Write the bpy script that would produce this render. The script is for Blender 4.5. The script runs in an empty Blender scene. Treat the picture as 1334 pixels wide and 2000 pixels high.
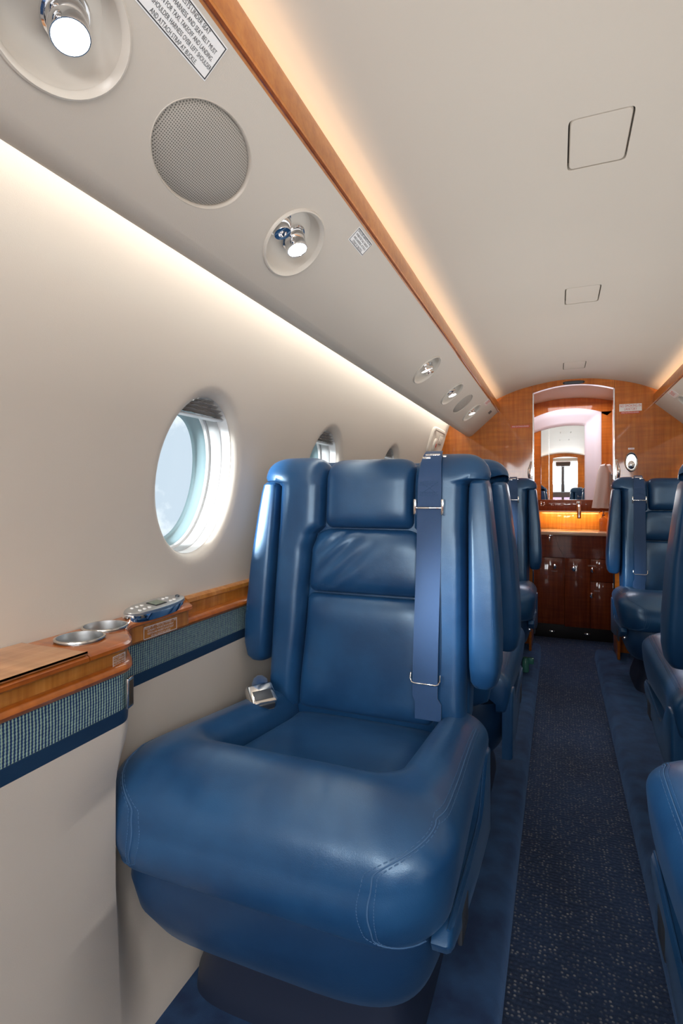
import bpy, bmesh, math, random
from mathutils import Vector, Matrix
random.seed(7)
SC = bpy.context.scene
COL = SC.collection
PI = math.pi

# ------------------------------------------------------------------ camera
FOC = 1060.0
TH = math.atan((1090 - 667) / FOC)
cam_d = bpy.data.cameras.new('camera')
cam_d.sensor_fit = 'VERTICAL'; cam_d.sensor_height = 36.0; cam_d.sensor_width = 24.0
cam_d.lens = FOC * 36.0 / 2000.0
cam_d.shift_y = -34.0 / 2000.0
cam_d.clip_start = 0.02
cam = bpy.data.objects.new('camera', cam_d); COL.objects.link(cam)
cam.location = (-.08, 0, .97); cam.rotation_euler = (PI / 2, 0, TH)
SC.camera = cam
SC.view_settings.view_transform = 'Standard'
SC.view_settings.look = 'None'
SC.view_settings.gamma = 1.0
SC.view_settings.use_curve_mapping = False
SC.view_settings.exposure = 0.22

# ------------------------------------------------------------------ world: bright sky with clouds
W = bpy.data.worlds.new('sky'); SC.world = W; W.use_nodes = True
nt = W.node_tree; nt.nodes.clear()
wo = nt.nodes.new('ShaderNodeOutputWorld'); bg = nt.nodes.new('ShaderNodeBackground')
tc = nt.nodes.new('ShaderNodeTexCoord'); nz = nt.nodes.new('ShaderNodeTexNoise')
nz.inputs['Scale'].default_value = 3.4; nz.inputs['Detail'].default_value = 7; nz.inputs['Roughness'].default_value = .55
rp = nt.nodes.new('ShaderNodeValToRGB')
rp.color_ramp.elements[0].position = .47; rp.color_ramp.elements[0].color = (.50, .58, .66, 1)
rp.color_ramp.elements[1].position = .55; rp.color_ramp.elements[1].color = (1, 1, 1, 1)
nt.links.new(tc.outputs['Generated'], nz.inputs['Vector']); nt.links.new(nz.outputs['Fac'], rp.inputs['Fac'])
nt.links.new(rp.outputs['Color'], bg.inputs['Color']); bg.inputs['Strength'].default_value = 1.2
nt.links.new(bg.outputs['Background'], wo.inputs['Surface'])

# ------------------------------------------------------------------ lamps of the cabin, plus added fill lamps
def area(name, loc, target, sx, sy, power, color):
    d = bpy.data.lights.new(name, 'AREA'); d.shape = 'RECTANGLE'; d.size = sx; d.size_y = sy
    d.energy = power; d.color = color
    o = bpy.data.objects.new(name, d); COL.objects.link(o); o.location = loc
    v = Vector(target) - Vector(loc)
    o.rotation_euler = v.to_track_quat('-Z', 'Y').to_euler()
    return o
LEN = 4.6; YM = 1.15
for sx in (-1, 1):
    o = area('ceiling_cove_light', (sx * .475, YM, 1.492), (sx * .43, YM, 1.60), .02, LEN, 4.6, (1, .62, .34))
    o.rotation_euler = Matrix(((1, 0, 0), (0, -1, 0), (0, 0, -1))).to_euler(); o.rotation_euler.rotate_axis('Y', sx * .75)
    o = area('sidewall_cove_light', (sx * .668, YM, 1.43), (sx * .76, YM, 1.25), .02, LEN, 5.5, (1, .94, .86))
    o.rotation_euler = (0, -sx * -.0, 0); o.rotation_euler.rotate_axis('Y', -sx * .45)
# added unseen strip lamp over the aisle, fills the cabin off the ceiling
o = area('bounce_fill', (.0, 1.1, 1.12), (.0, 1.1, 1.6), .7, 4.3, 9.5, (1, .985, .96)); o.rotation_euler = (PI, 0, 0)
# the windows pass the sky's light (sampling portals, they emit nothing)
for sx in (-1, 1):
    for wy in (1.033, 1.725, 2.48, 3.20, .33, -.38):
        o = area('window_portal', (sx * .962, wy, 1.012), (0, wy, 1.012), .26, .34, 1, (1, 1, 1)); o.data.cycles.is_portal = True
area('windscreen_daylight', (0, -2.28, 1.36), (0, 1.2, .85), 1.1, .40, 30, (.93, .97, 1))
# two added fill lamps behind the camera, brighten seats and lower walls
area('front_fill', (.58, -1.0, 1.36), (-.45, 1.3, .95), .45, .45, 12, (.96, .98, 1))
area('front_fill', (-.56, -1.0, 1.34), (.35, 1.8, .9), .40, .40, 9, (.96, .98, 1))
sun_d = bpy.data.lights.new('sun', 'SUN'); sun_d.energy = 12.0; sun_d.angle = math.radians(9); sun_d.color = (.93, .97, 1)
sun = bpy.data.objects.new('sun', sun_d); COL.objects.link(sun)
sun.rotation_euler = Vector((.55, .76, -.26)).to_track_quat('-Z', 'Y').to_euler()
area('lavatory_lamp', (0, 3.95, 1.61), (0, 3.95, 0), .3, .3, 3.0, (.93, .91, 1))
area('niche_lamp', (0, 4.15, .848), (0, 4.19, .7), .4, .02, .9, (1, .62, .25))

# ------------------------------------------------------------------ material helpers
MATS = {}
def newmat(name):
    m = bpy.data.materials.new(name); m.use_nodes = True
    MATS[name] = m
    return m, m.node_tree, m.node_tree.nodes['Principled BSDF']
def ramp(nt, e):
    r = nt.nodes.new('ShaderNodeValToRGB'); cr = r.color_ramp
    while len(cr.elements) < len(e): cr.elements.new(.5)
    for k, (p, c) in enumerate(e):
        cr.elements[k].position = p; cr.elements[k].color = (*c, 1)
    return r
def simple(name, col, rough=.5, metal=0, coat=0, **kw):
    m, nt, b = newmat(name)
    b.inputs['Base Color'].default_value = (*col, 1); b.inputs['Roughness'].default_value = rough
    b.inputs['Metallic'].default_value = metal; b.inputs['Coat Weight'].default_value = coat
    b.inputs['Coat Roughness'].default_value = .06
    for k, v in kw.items():
        b.inputs[k.replace('_', ' ')].default_value = v
    return m
def coords(nt, scale=(1, 1, 1), rot=(0, 0, 0)):
    t = nt.nodes.new('ShaderNodeTexCoord'); mp = nt.nodes.new('ShaderNodeMapping')
    mp.inputs['Scale'].default_value = scale; mp.inputs['Rotation'].default_value = rot
    nt.links.new(t.outputs['Object'], mp.inputs['Vector']); return mp
def noise(nt, vec, scale, detail=3, rough=.5):
    n = nt.nodes.new('ShaderNodeTexNoise'); n.inputs['Scale'].default_value = scale
    n.inputs['Detail'].default_value = detail; n.inputs['Roughness'].default_value = rough
    nt.links.new(vec.outputs[0], n.inputs['Vector']); return n
def bump(nt, b, src, strength, dist=.001, prev=None):
    bn = nt.nodes.new('ShaderNodeBump'); bn.inputs['Strength'].default_value = strength
    bn.inputs['Distance'].default_value = dist
    nt.links.new(src, bn.inputs['Height'])
    if prev: nt.links.new(prev.outputs['Normal'], bn.inputs['Normal'])
    nt.links.new(bn.outputs['Normal'], b.inputs['Normal']); return bn
def mixc(nt, fac, a, bcol):
    m = nt.nodes.new('ShaderNodeMix'); m.data_type = 'RGBA'
    if hasattr(fac, 'links'): nt.links.new(fac, m.inputs[0])
    else: m.inputs[0].default_value = fac
    for idx, c in ((6, a), (7, bcol)):
        if isinstance(c, tuple): m.inputs[idx].default_value = (*c, 1)
        else: nt.links.new(c, m.inputs[idx])
    return m.outputs[2]

def leather(name, c0, c1, rough):
    m, nt, b = newmat(name); mp = coords(nt)
    n1 = noise(nt, mp, 9, 4)
    r = ramp(nt, [(.35, c0), (.65, c1)]); nt.links.new(n1.outputs['Fac'], r.inputs['Fac'])
    nt.links.new(r.outputs['Color'], b.inputs['Base Color'])
    b.inputs['Roughness'].default_value = rough
    b.inputs['Specular IOR Level'].default_value = .9; b.inputs['Specular Tint'].default_value = (.66, .86, 1, 1)
    b.inputs['Sheen Weight'].default_value = .08; b.inputs['Sheen Roughness'].default_value = .45
    b.inputs['Sheen Tint'].default_value = (.35, .6, 1, 1)
    v = nt.nodes.new('ShaderNodeTexVoronoi'); v.inputs['Scale'].default_value = 650
    nt.links.new(mp.outputs[0], v.inputs['Vector'])
    bn = bump(nt, b, v.outputs['Distance'], .12, .0006)
    n2 = noise(nt, mp, 26, 3); bump(nt, b, n2.outputs['Fac'], .12, .004, bn)
    return m
leather('navy leather', (.009, .050, .142), (.015, .076, .195), .31)
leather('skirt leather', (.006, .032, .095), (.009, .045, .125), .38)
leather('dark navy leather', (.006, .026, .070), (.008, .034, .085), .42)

def wood(name, c0, c1, c2, axis, coat=1.0):
    m, nt, b = newmat(name)
    sc = {'z': (60, 60, 3.5), 'x': (3.5, 60, 60), 'y': (60, 3.5, 60)}[axis]
    mp = coords(nt, sc); g = noise(nt, mp, 1.0, 5, .6)
    mp2 = coords(nt, {'z': (5, 5, 60), 'x': (60, 5, 5), 'y': (5, 60, 5)}[axis]); f = noise(nt, mp2, 1.0, 2)
    mp3 = coords(nt); big = noise(nt, mp3, 2.6, 2)
    r = ramp(nt, [(.28, c0), (.5, c1), (.72, c2)]); nt.links.new(g.outputs['Fac'], r.inputs['Fac'])
    r2 = ramp(nt, [(.35, (.72, .72, .72)), (.65, (1.12, 1.12, 1.12))]); nt.links.new(f.outputs['Fac'], r2.inputs['Fac'])
    mm = nt.nodes.new('ShaderNodeMix'); mm.data_type = 'RGBA'; mm.blend_type = 'MULTIPLY'; mm.inputs[0].default_value = .55
    nt.links.new(r.outputs['Color'], mm.inputs[6]); nt.links.new(r2.outputs['Color'], mm.inputs[7])
    r3 = ramp(nt, [(.3, (.82, .82, .82)), (.7, (1.1, 1.1, 1.1))]); nt.links.new(big.outputs['Fac'], r3.inputs['Fac'])
    m2 = nt.nodes.new('ShaderNodeMix'); m2.data_type = 'RGBA'; m2.blend_type = 'MULTIPLY'; m2.inputs[0].default_value = .8
    nt.links.new(mm.outputs[2], m2.inputs[6]); nt.links.new(r3.outputs['Color'], m2.inputs[7])
    nt.links.new(m2.outputs[2], b.inputs['Base Color'])
    b.inputs['Roughness'].default_value = .4; b.inputs['Specular IOR Level'].default_value = .2; b.inputs['Coat Weight'].default_value = coat
    b.inputs['Coat Roughness'].default_value = .05
    return m
wood('cherry veneer', (.42, .100, .008), (.52, .145, .014), (.60, .19, .024), 'z', .55)
wood('cherry ledge', (.36, .12, .016), (.50, .19, .032), (.62, .27, .06), 'z', .7)
wood('cherry ledge top', (.44, .20, .085), (.55, .27, .125), (.64, .35, .17), 'y')
wood('cherry strip', (.46, .125, .008), (.56, .18, .016), (.64, .23, .03), 'x', .7)
wood('cherry molding', (.32, .075, .008), (.43, .115, .013), (.50, .15, .02), 'y')
wood('dark cherry', (.15, .030, .008), (.21, .046, .012), (.27, .066, .018), 'z', .6)

def fabricky(name, col, rough, scale, strength):
    m, nt, b = newmat(name); mp = coords(nt)
    n = noise(nt, mp, 1.8, 2); r = ramp(nt, [(.3, tuple(c * .97 for c in col)), (.7, tuple(min(1, c * 1.02) for c in col))])
    nt.links.new(n.outputs['Fac'], r.inputs['Fac']); nt.links.new(r.outputs['Color'], b.inputs['Base Color'])
    b.inputs['Roughness'].default_value = rough
    n2 = noise(nt, mp, scale, 3); bump(nt, b, n2.outputs['Fac'], strength, .0008)
    return m
fabricky('wall covering', (.66, .605, .535), .62, 700, .18)
fabricky('overhead leather', (.57, .52, .455), .46, 600, .22)
fabricky('ceiling covering', (.58, .53, .46), .5, 300, .1)
simple('beige plastic', (.62, .575, .51), .3)
simple('white plastic', (.80, .80, .79), .35)
simple('grey plastic', (.44, .44, .435), .38)
simple('white paint', (.78, .76, .80), .4)
simple('chrome', (.86, .86, .87), .06, 1)
simple('satin steel', (.70, .68, .64), .22, 1)
simple('pleat silver', (.62, .61, .60), .3, .6)
simple('brushed silver', (.66, .68, .69), .34, 1)
simple('black', (.012, .012, .014), .5)
simple('dark gap', (.05, .04, .03), .8)
simple('dark metal', (.10, .11, .125), .4, .6)
simple('mirror', (.93, .95, .95), .0, 1)
simple('placard white', (.80, .80, .80), .14, coat=.6)
simple('ink', (.03, .03, .035), .6)
simple('red ink', (.55, .06, .03), .5)
simple('white ink', (.80, .78, .78), .5)
simple('belt hardware', (.82, .80, .77), .12, 1)
simple('counter stone', (.72, .62, .46), .22, coat=.5)
simple('towel cloth', (.74, .71, .67), .95)
simple('shadow grey', (.14, .14, .14), .6)
simple('screen green', (.17, .22, .17), .15)
simple('teal rubber', (.30, .42, .45), .4)
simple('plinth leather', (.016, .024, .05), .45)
simple('gold amber', (.95, .66, .22), .1, Transmission_Weight=.85)
simple('green plastic', (.05, .22, .18), .25)
simple('thread', (.05, .13, .27), .7)
simple('cockpit grey', (.05, .06, .07), .6)
def emit(name, col, s):
    m, nt, b = newmat(name); b.inputs['Base Color'].default_value = (.8, .8, .8, 1)
    b.inputs['Emission Color'].default_value = (*col, 1); b.inputs['Emission Strength'].default_value = s
emit('lamp lens', (1, .98, .94), 6.0)
emit('floor lamp', (1, .93, .8), 2.5)
emit('avionics screen', (.04, .10, .5), .8)
# glass: clear pane
m, nt, b = newmat('clear glass')
nt.nodes.remove(b); out = nt.nodes['Material Output']
tr = nt.nodes.new('ShaderNodeBsdfTransparent'); gl = nt.nodes.new('ShaderNodeBsdfGlossy'); gl.inputs['Roughness'].default_value = .02
lw_ = nt.nodes.new('ShaderNodeLayerWeight'); lw_.inputs['Blend'].default_value = .5
fr = nt.nodes.new('ShaderNodeMath'); fr.operation = 'POWER'; fr.inputs[1].default_value = 6; nt.links.new(lw_.outputs['Facing'], fr.inputs[0])
mx = nt.nodes.new('ShaderNodeMixShader'); tr.inputs['Color'].default_value = (.96, .98, .985, 1)
nt.links.new(fr.outputs[0], mx.inputs[0]); nt.links.new(tr.outputs[0], mx.inputs[1]); nt.links.new(gl.outputs[0], mx.inputs[2])
nt.links.new(mx.outputs[0], out.inputs['Surface'])
# woven belt
m, nt, b = newmat('belt webbing')
mp = coords(nt, (900, 900, 420)); w = nt.nodes.new('ShaderNodeTexWave'); w.wave_type = 'BANDS'; w.bands_direction = 'DIAGONAL'
w.inputs['Scale'].default_value = .35; w.inputs['Distortion'].default_value = .5
nt.links.new(mp.outputs[0], w.inputs['Vector'])
r = ramp(nt, [(.2, (.010, .045, .13)), (.8, (.022, .095, .26))]); nt.links.new(w.outputs['Fac'], r.inputs['Fac'])
nt.links.new(r.outputs['Color'], b.inputs['Base Color']); b.inputs['Roughness'].default_value = .55
b.inputs['Sheen Weight'].default_value = .3
bump(nt, b, w.outputs['Fac'], .3, .0005)
# ribbed blue green sidewall fabric
m, nt, b = newmat('ribbed fabric')
mp = coords(nt)
w = nt.nodes.new('ShaderNodeTexWave'); w.wave_type = 'BANDS'; w.bands_direction = 'Y'
w.inputs['Scale'].default_value = 62; w.inputs['Distortion'].default_value = .6; w.inputs['Detail'].default_value = 1
nt.links.new(mp.outputs[0], w.inputs['Vector'])
mpz = coords(nt, (30, 120, 190)); n2 = noise(nt, mpz, 1.0, 2)
w2 = nt.nodes.new('ShaderNodeTexWave'); w2.wave_type = 'BANDS'; w2.bands_direction = 'Z'; w2.inputs['Scale'].default_value = 70
w2.inputs['Distortion'].default_value = 1.2
nt.links.new(mp.outputs[0], w2.inputs['Vector'])
r = ramp(nt, [(.30, (.012, .040, .13)), (.52, (.06, .15, .27)), (.75, (.36, .52, .42))])
ad = nt.nodes.new('ShaderNodeMath'); ad.operation = 'MULTIPLY_ADD'; ad.inputs[1].default_value = .62
nt.links.new(w.outputs['Fac'], ad.inputs[0])
m3 = nt.nodes.new('ShaderNodeMath'); m3.operation = 'MULTIPLY'; m3.inputs[1].default_value = .42
nt.links.new(n2.outputs['Fac'], m3.inputs[0]); nt.links.new(m3.outputs[0], ad.inputs[2])
m4 = nt.nodes.new('ShaderNodeMath'); m4.operation = 'MULTIPLY_ADD'; m4.inputs[1].default_value = .22
nt.links.new(w2.outputs['Fac'], m4.inputs[0]); nt.links.new(ad.outputs[0], m4.inputs[2])
m5 = nt.nodes.new('ShaderNodeMath'); m5.operation = 'SUBTRACT'; m5.inputs[1].default_value = .1
nt.links.new(m4.outputs[0], m5.inputs[0])
nt.links.new(m5.outputs[0], r.inputs['Fac']); nt.links.new(r.outputs['Color'], b.inputs['Base Color'])
b.inputs['Roughness'].default_value = .85
bump(nt, b, ad.outputs[0], .6, .002)
# aisle carpet: dark navy loops in rows with pale flecks
m, nt, b = newmat('aisle carpet')
mp = coords(nt, (92, 92, 92))
v = nt.nodes.new('ShaderNodeTexVoronoi'); v.inputs['Scale'].default_value = 1.0; v.inputs['Randomness'].default_value = .55
v.voronoi_dimensions = '2D'
nt.links.new(mp.outputs[0], v.inputs['Vector'])
lt = nt.nodes.new('ShaderNodeMapRange'); lt.inputs[1].default_value = .16; lt.inputs[2].default_value = .30
lt.inputs[3].default_value = 1; lt.inputs[4].default_value = 0
nt.links.new(v.outputs['Distance'], lt.inputs[0])
mp2 = coords(nt, (40, 40, 40)); n1 = noise(nt, mp2, 1.0, 3)
mr = nt.nodes.new('ShaderNodeMapRange'); mr.inputs[1].default_value = .45; mr.inputs[2].default_value = .7
nt.links.new(n1.outputs['Fac'], mr.inputs[0])
mu = nt.nodes.new('ShaderNodeMath'); mu.operation = 'MULTIPLY'
nt.links.new(lt.outputs[0], mu.inputs[0]); nt.links.new(mr.outputs[0], mu.inputs[1])
mp3 = coords(nt, (500, 500, 500)); n3 = noise(nt, mp3, 1.0, 2)
mp4 = coords(nt, (3, 2, 3)); n4 = noise(nt, mp4, 1.0, 2)
mw = nt.nodes.new('ShaderNodeMath'); mw.operation = 'MULTIPLY_ADD'; mw.inputs[1].default_value = 1.1; mw.inputs[2].default_value = -.32
nt.links.new(n4.outputs['Fac'], mw.inputs[0])
mw2 = nt.nodes.new('ShaderNodeMath'); mw2.operation = 'MULTIPLY_ADD'; mw2.inputs[1].default_value = .55
nt.links.new(n3.outputs['Fac'], mw2.inputs[0]); nt.links.new(mw.outputs[0], mw2.inputs[2])
ra = ramp(nt, [(.25, (.002, .006, .016)), (.8, (.013, .042, .115))]); nt.links.new(mw2.outputs[0], ra.inputs['Fac'])
c = mixc(nt, mu.outputs[0], ra.outputs['Color'], (.30, .30, .29))
nt.links.new(c, b.inputs['Base Color']); b.inputs['Roughness'].default_value = .95
b.inputs['Sheen Weight'].default_value = .3; b.inputs['Sheen Tint'].default_value = (.3, .5, 1, 1)
bump(nt, b, v.outputs['Distance'], .8, .004)
# velvety blue side carpet
m, nt, b = newmat('side carpet')
mp = coords(nt); n1 = noise(nt, mp, 14, 3); n2 = noise(nt, mp, 900, 2)
ra = ramp(nt, [(.35, (.007, .026, .085)), (.65, (.020, .070, .18))]); nt.links.new(n1.outputs['Fac'], ra.inputs['Fac'])
nt.links.new(ra.outputs['Color'], b.inputs['Base Color']); b.inputs['Roughness'].default_value = .9
b.inputs['Sheen Weight'].default_value = .4; b.inputs['Sheen Roughness'].default_value = .35; b.inputs['Sheen Tint'].default_value = (.25, .5, 1, 1)
bn = bump(nt, b, n2.outputs['Fac'], .5, .002); bump(nt, b, n1.outputs['Fac'], .35, .01, bn)
# perforated speaker cloth
m, nt, b = newmat('speaker mesh')
mp = coords(nt, (330, 330, 330), (0, PI + .7260, 0)); v = nt.nodes.new('ShaderNodeTexVoronoi'); v.voronoi_dimensions = '2D'; v.inputs['Randomness'].default_value = 0
v.inputs['Scale'].default_value = 1; nt.links.new(mp.outputs[0], v.inputs['Vector'])
ra = ramp(nt, [(.22, (.10, .095, .085)), (.36, (.42, .39, .345))]); nt.links.new(v.outputs['Distance'], ra.inputs['Fac'])
nt.links.new(ra.outputs['Color'], b.inputs['Base Color']); b.inputs['Roughness'].default_value = .55
# soap bottle
m, nt, b = newmat('amber glass'); b.inputs['Base Color'].default_value = (.85, .62, .30, 1)
b.inputs['Roughness'].default_value = .05; b.inputs['Transmission Weight'].default_value = .9; b.inputs['IOR'].default_value = 1.3

# ------------------------------------------------------------------ object helpers
def link(name, me, mat, parent=None):
    o = bpy.data.objects.new(name, me); COL.objects.link(o)
    if parent: o.parent = parent
    mats = mat if isinstance(mat, (list, tuple)) else [mat]
    for q in mats: me.materials.append(MATS[q])
    return o
def mk(name, verts, faces, mat, parent=None, sharp=35, smooth=True, midx=None):
    me = bpy.data.meshes.new(name); me.from_pydata([tuple(v) for v in verts], [], faces); me.update()
    bm = bmesh.new(); bm.from_mesh(me)
    bmesh.ops.recalc_face_normals(bm, faces=bm.faces) if smooth != 'keep' else None
    bm.to_mesh(me); bm.free()
    if smooth:
        me.polygons.foreach_set('use_smooth', [True] * len(me.polygons))
        me.set_sharp_from_angle(angle=math.radians(sharp))
    o = link(name, me, mat, parent)
    if midx: me.polygons.foreach_set('material_index', midx)
    return o
def empty(name, loc=(0, 0, 0), rotz=0):
    o = bpy.data.objects.new(name, None); COL.objects.link(o); o.location = loc; o.rotation_euler = (0, 0, rotz)
    o.empty_display_size = .05
    return o
def tag(o, label, cat, group=None):
    o['label'] = label; o['category'] = cat
    if group: o['group'] = group
    return o
def struct(o): o['kind'] = 'structure'; return o
class MB:
    def __init__(s): s.v = []; s.f = []
    def add(s, v, f):
        n = len(s.v); s.v += [tuple(p) for p in v]; s.f += [tuple(i + n for i in q) for q in f]; return s
    def build(s, name, mat, parent=None, **k): return mk(name, s.v, s.f, mat, parent, **k)
    def xf(s, fn): s.v = [tuple(fn(Vector(p))) for p in s.v]; return s
def grid(fn, nu, nv, cu=False, cv=False):
    V = [fn(i, j) for j in range(nv) for i in range(nu)]
    F = []
    for j in range(nv if cv else nv - 1):
        for i in range(nu if cu else nu - 1):
            F.append((j * nu + i, j * nu + (i + 1) % nu, ((j + 1) % nv) * nu + (i + 1) % nu, ((j + 1) % nv) * nu + i))
    return V, F
def box(lo, hi, r=0, seg=2):
    bm = bmesh.new(); bmesh.ops.create_cube(bm, size=1)
    for v in bm.verts:
        for k in range(3): v.co[k] = (lo[k] + hi[k]) / 2 + v.co[k] * (hi[k] - lo[k])
    if r > 0: bmesh.ops.bevel(bm, geom=bm.edges[:], offset=r, segments=seg, affect='EDGES', profile=.5)
    V = [tuple(v.co) for v in bm.verts]; bm.verts.index_update()
    F = [tuple(v.index for v in f.verts) for f in bm.faces]; bm.free(); return V, F
def rings(R, cap0=True, cap1=True):
    n = len(R[0]); V = [p for r in R for p in r]; F = []
    for j in range(len(R) - 1):
        for i in range(n):
            F.append((j * n + i, j * n + (i + 1) % n, (j + 1) * n + (i + 1) % n, (j + 1) * n + i))
    if cap0: F.append(tuple(range(n))[::-1])
    if cap1: F.append(tuple((len(R) - 1) * n + i for i in range(n)))
    return V, F
def sell(t, a, b, e):
    c, s = math.cos(t), math.sin(t)
    return a * math.copysign(abs(c) ** (2 / e), c), b * math.copysign(abs(s) ** (2 / e), s)
def loftz(secs, n=48):
    """sections (z, cx, cy, hx, hy, exponent)"""
    R = []
    for z, cx, cy, hx, hy, e in secs:
        R.append([(cx + sell(2 * PI * k / n, hx, hy, e)[0], cy + sell(2 * PI * k / n, hx, hy, e)[1], z) for k in range(n)])
    return rings(R)
def tube(pts, r, n=8, closed=False):
    P = [Vector(p) for p in pts]; R = []
    up = Vector((0, 0, 1)); prev = None
    for i, p in enumerate(P):
        a = P[(i - 1) % len(P)] if (closed or i > 0) else P[i]
        b = P[(i + 1) % len(P)] if (closed or i < len(P) - 1) else P[i]
        t = (b - a).normalized()
        x = prev - t * prev.dot(t) if prev is not None else t.cross(up if abs(t.z) < .9 else Vector((1, 0, 0)))
        x.normalize(); prev = x; y = t.cross(x)
        rr = r[i] if isinstance(r, (list, tuple)) else r
        R.append([tuple(p + (x * math.cos(2 * PI * k / n) + y * math.sin(2 * PI * k / n)) * rr) for k in range(n)])
    if closed:
        V = [q for rr in R for q in rr]; F = []; m = len(R)
        for j in range(m):
            for i in range(n): F.append((j * n + i, j * n + (i + 1) % n, ((j + 1) % m) * n + (i + 1) % n, ((j + 1) % m) * n + i))
        return V, F
    return rings(R)
def frame_of(axis):
    z = Vector(axis).normalized(); x = z.cross(Vector((0, 0, 1)) if abs(z.z) < .9 else Vector((1, 0, 0))).normalized()
    return x, z.cross(x), z
def lathe(prof, origin, axis, n=32, sx=1, sy=1, frame=None, caps=True):
    """prof: (radius, height along axis)"""
    x, y, z = frame or frame_of(axis); o = Vector(origin)
    R = [[tuple(o + x * (max(r, 1e-5) * sx * math.cos(2 * PI * k / n)) + y * (max(r, 1e-5) * sy * math.sin(2 * PI * k / n)) + z * h) for k in range(n)] for r, h in prof]
    return rings(R, caps, caps)
def ring_cell(S, a0, a1, b0, b1, ca, cb, ra, rb, m=16, layers=5, e=2.0, extra=()):
    """patch of surface S(a,b,depth) over a rectangle with a (super)elliptic hole; extra = rings (dradius, depth) rolled into the hole"""
    P = []
    for k in range(m): P.append((a0 + (a1 - a0) * k / m, b0))
    for k in range(m): P.append((a1, b0 + (b1 - b0) * k / m))
    for k in range(m): P.append((a1 - (a1 - a0) * k / m, b1))
    for k in range(m): P.append((a0, b1 - (b1 - b0) * k / m))
    H = []
    for a, b in P:
        t = math.atan2((b - cb) / (b1 - b0) * (rb and 1), (a - ca) / (a1 - a0))
        H.append(t)
    R = []
    for l in range(layers + 1):
        q = l / layers; row = []
        for (a, b), t in zip(P, H):
            ha, hb = sell(t, ra, rb, e)
            row.append(S(a + (ca + ha - a) * q, b + (cb + hb - b) * q, 0))
        R.append(row)
    for dr, dp in extra:
        row = []
        for t in H:
            ha, hb = sell(t, ra + dr, rb + dr, e); row.append(S(ca + ha, cb + hb, dp))
        R.append(row)
    return rings(R, False, False)
def sheet(S, a0, a1, b0, b1, na, nb):
    return grid(lambda i, j: S(a0 + (a1 - a0) * i / (na - 1), b0 + (b1 - b0) * j / (nb - 1), 0), na, nb)
def prism(poly, axis, t0, t1):
    """poly of 2D points in the plane across axis ('y': (x,z))"""
    n = len(poly)
    f = (lambda p, t: (p[0], t, p[1])) if axis == 'y' else ((lambda p, t: (t, p[0], p[1])) if axis == 'x' else (lambda p, t: (p[0], p[1], t)))
    V = [f(p, t0) for p in poly] + [f(p, t1) for p in poly]
    F = [tuple(range(n)), tuple(range(n, 2 * n))[::-1]] + [(i, (i + 1) % n, n + (i + 1) % n, n + i) for i in range(n)]
    return V, F
TEXTS = {}
def text_mesh(s, size, align='CENTER', squeeze=1.0, bold=0.0):
    cu = bpy.data.curves.new('lettering', 'FONT'); cu.body = s; cu.size = size; cu.align_x = align; cu.align_y = 'CENTER'
    cu.resolution_u = 3; cu.offset = bold
    o = bpy.data.objects.new('lettering', cu); COL.objects.link(o)
    dg = bpy.context.evaluated_depsgraph_get(); dg.update()
    me = bpy.data.meshes.new_from_object(o.evaluated_get(dg))
    bpy.data.objects.remove(o); bpy.data.curves.remove(cu)
    for v in me.vertices: v.co.x *= squeeze
    return me
def letter(parent, s, M, x, y, size, mat, lift=.0006, fit=None, bold=0.0):
    me = text_mesh(s, size, bold=bold)
    if fit and len(me.vertices):
        w = max(v.co.x for v in me.vertices) - min(v.co.x for v in me.vertices)
        if w > 0:
            for v in me.vertices: v.co.x *= fit / w
    o = link('lettering', me, mat, parent)
    me.transform(M @ Matrix.Translation((x, y, lift)))
    return o
def basis(o, ex, ey):
    ex = Vector(ex).normalized(); ez = ex.cross(Vector(ey)).normalized(); ey = ez.cross(ex)
    M = Matrix((( *ex, 0), (*ey, 0), (*ez, 0), (0, 0, 0, 1))).transposed(); M.translation = Vector(o); return M
def placard(label, M, w, h, lines, plate, ink, border=True, name='placard', group=None, th=.0006, sizes=None, fits=None):
    t = empty(name, M.translation); t['label'] = label; t['category'] = 'placard'
    if group: t['group'] = group
    Mi = Matrix.Translation(-M.translation) @ M
    if plate:
        mb = MB().add(*box((-w / 2, -h / 2, -.0002), (w / 2, h / 2, th), .0002, 1)); mb.xf(lambda p: Mi @ p); mb.build('plate', plate, t)
    if border:
        q = .0012 if w > .05 else .0007; a, c = w / 2 - .0015, h / 2 - .0015; mb = MB()
        for lo, hi in (((-a, -c), (a, -c + q)), ((-a, c - q), (a, c)), ((-a, -c), (-a + q, c)), ((a - q, -c), (a, c))):
            mb.add(*box((*lo, th), (*hi, th + .0003)))
        mb.xf(lambda p: Mi @ p); mb.build('border', ink, t)
    n = len(lines); pitch = (h - .004) / n
    for k, s in enumerate(lines):
        sz = (sizes[k] if sizes else pitch * .95)
        letter(t, s, Mi, 0, h / 2 - .002 - pitch * (k + .5), sz, ink, th + .0003, fit=(fits[k] * w if fits else None))
    return t

# ------------------------------------------------------------------ cabin shell
Y0, YB, YE = -1.25, 3.5, 4.24
def wallx(z): return .86 - (.26 * (z - .7) ** 2 if z > .7 else 0)
def ceilz(x):
    x = abs(x)
    P = [(0, 1.656), (.08, 1.655), (.17, 1.643), (.26, 1.626), (.335, 1.606), (.40, 1.580), (.43, 1.565), (.50, 1.535), (.60, 1.515), (.75, 1.50)]
    for (a, za), (b, zb) in zip(P, P[1:]):
        if x <= b: return za + (zb - za) * (x - a) / (b - a)
    return 1.5
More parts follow.
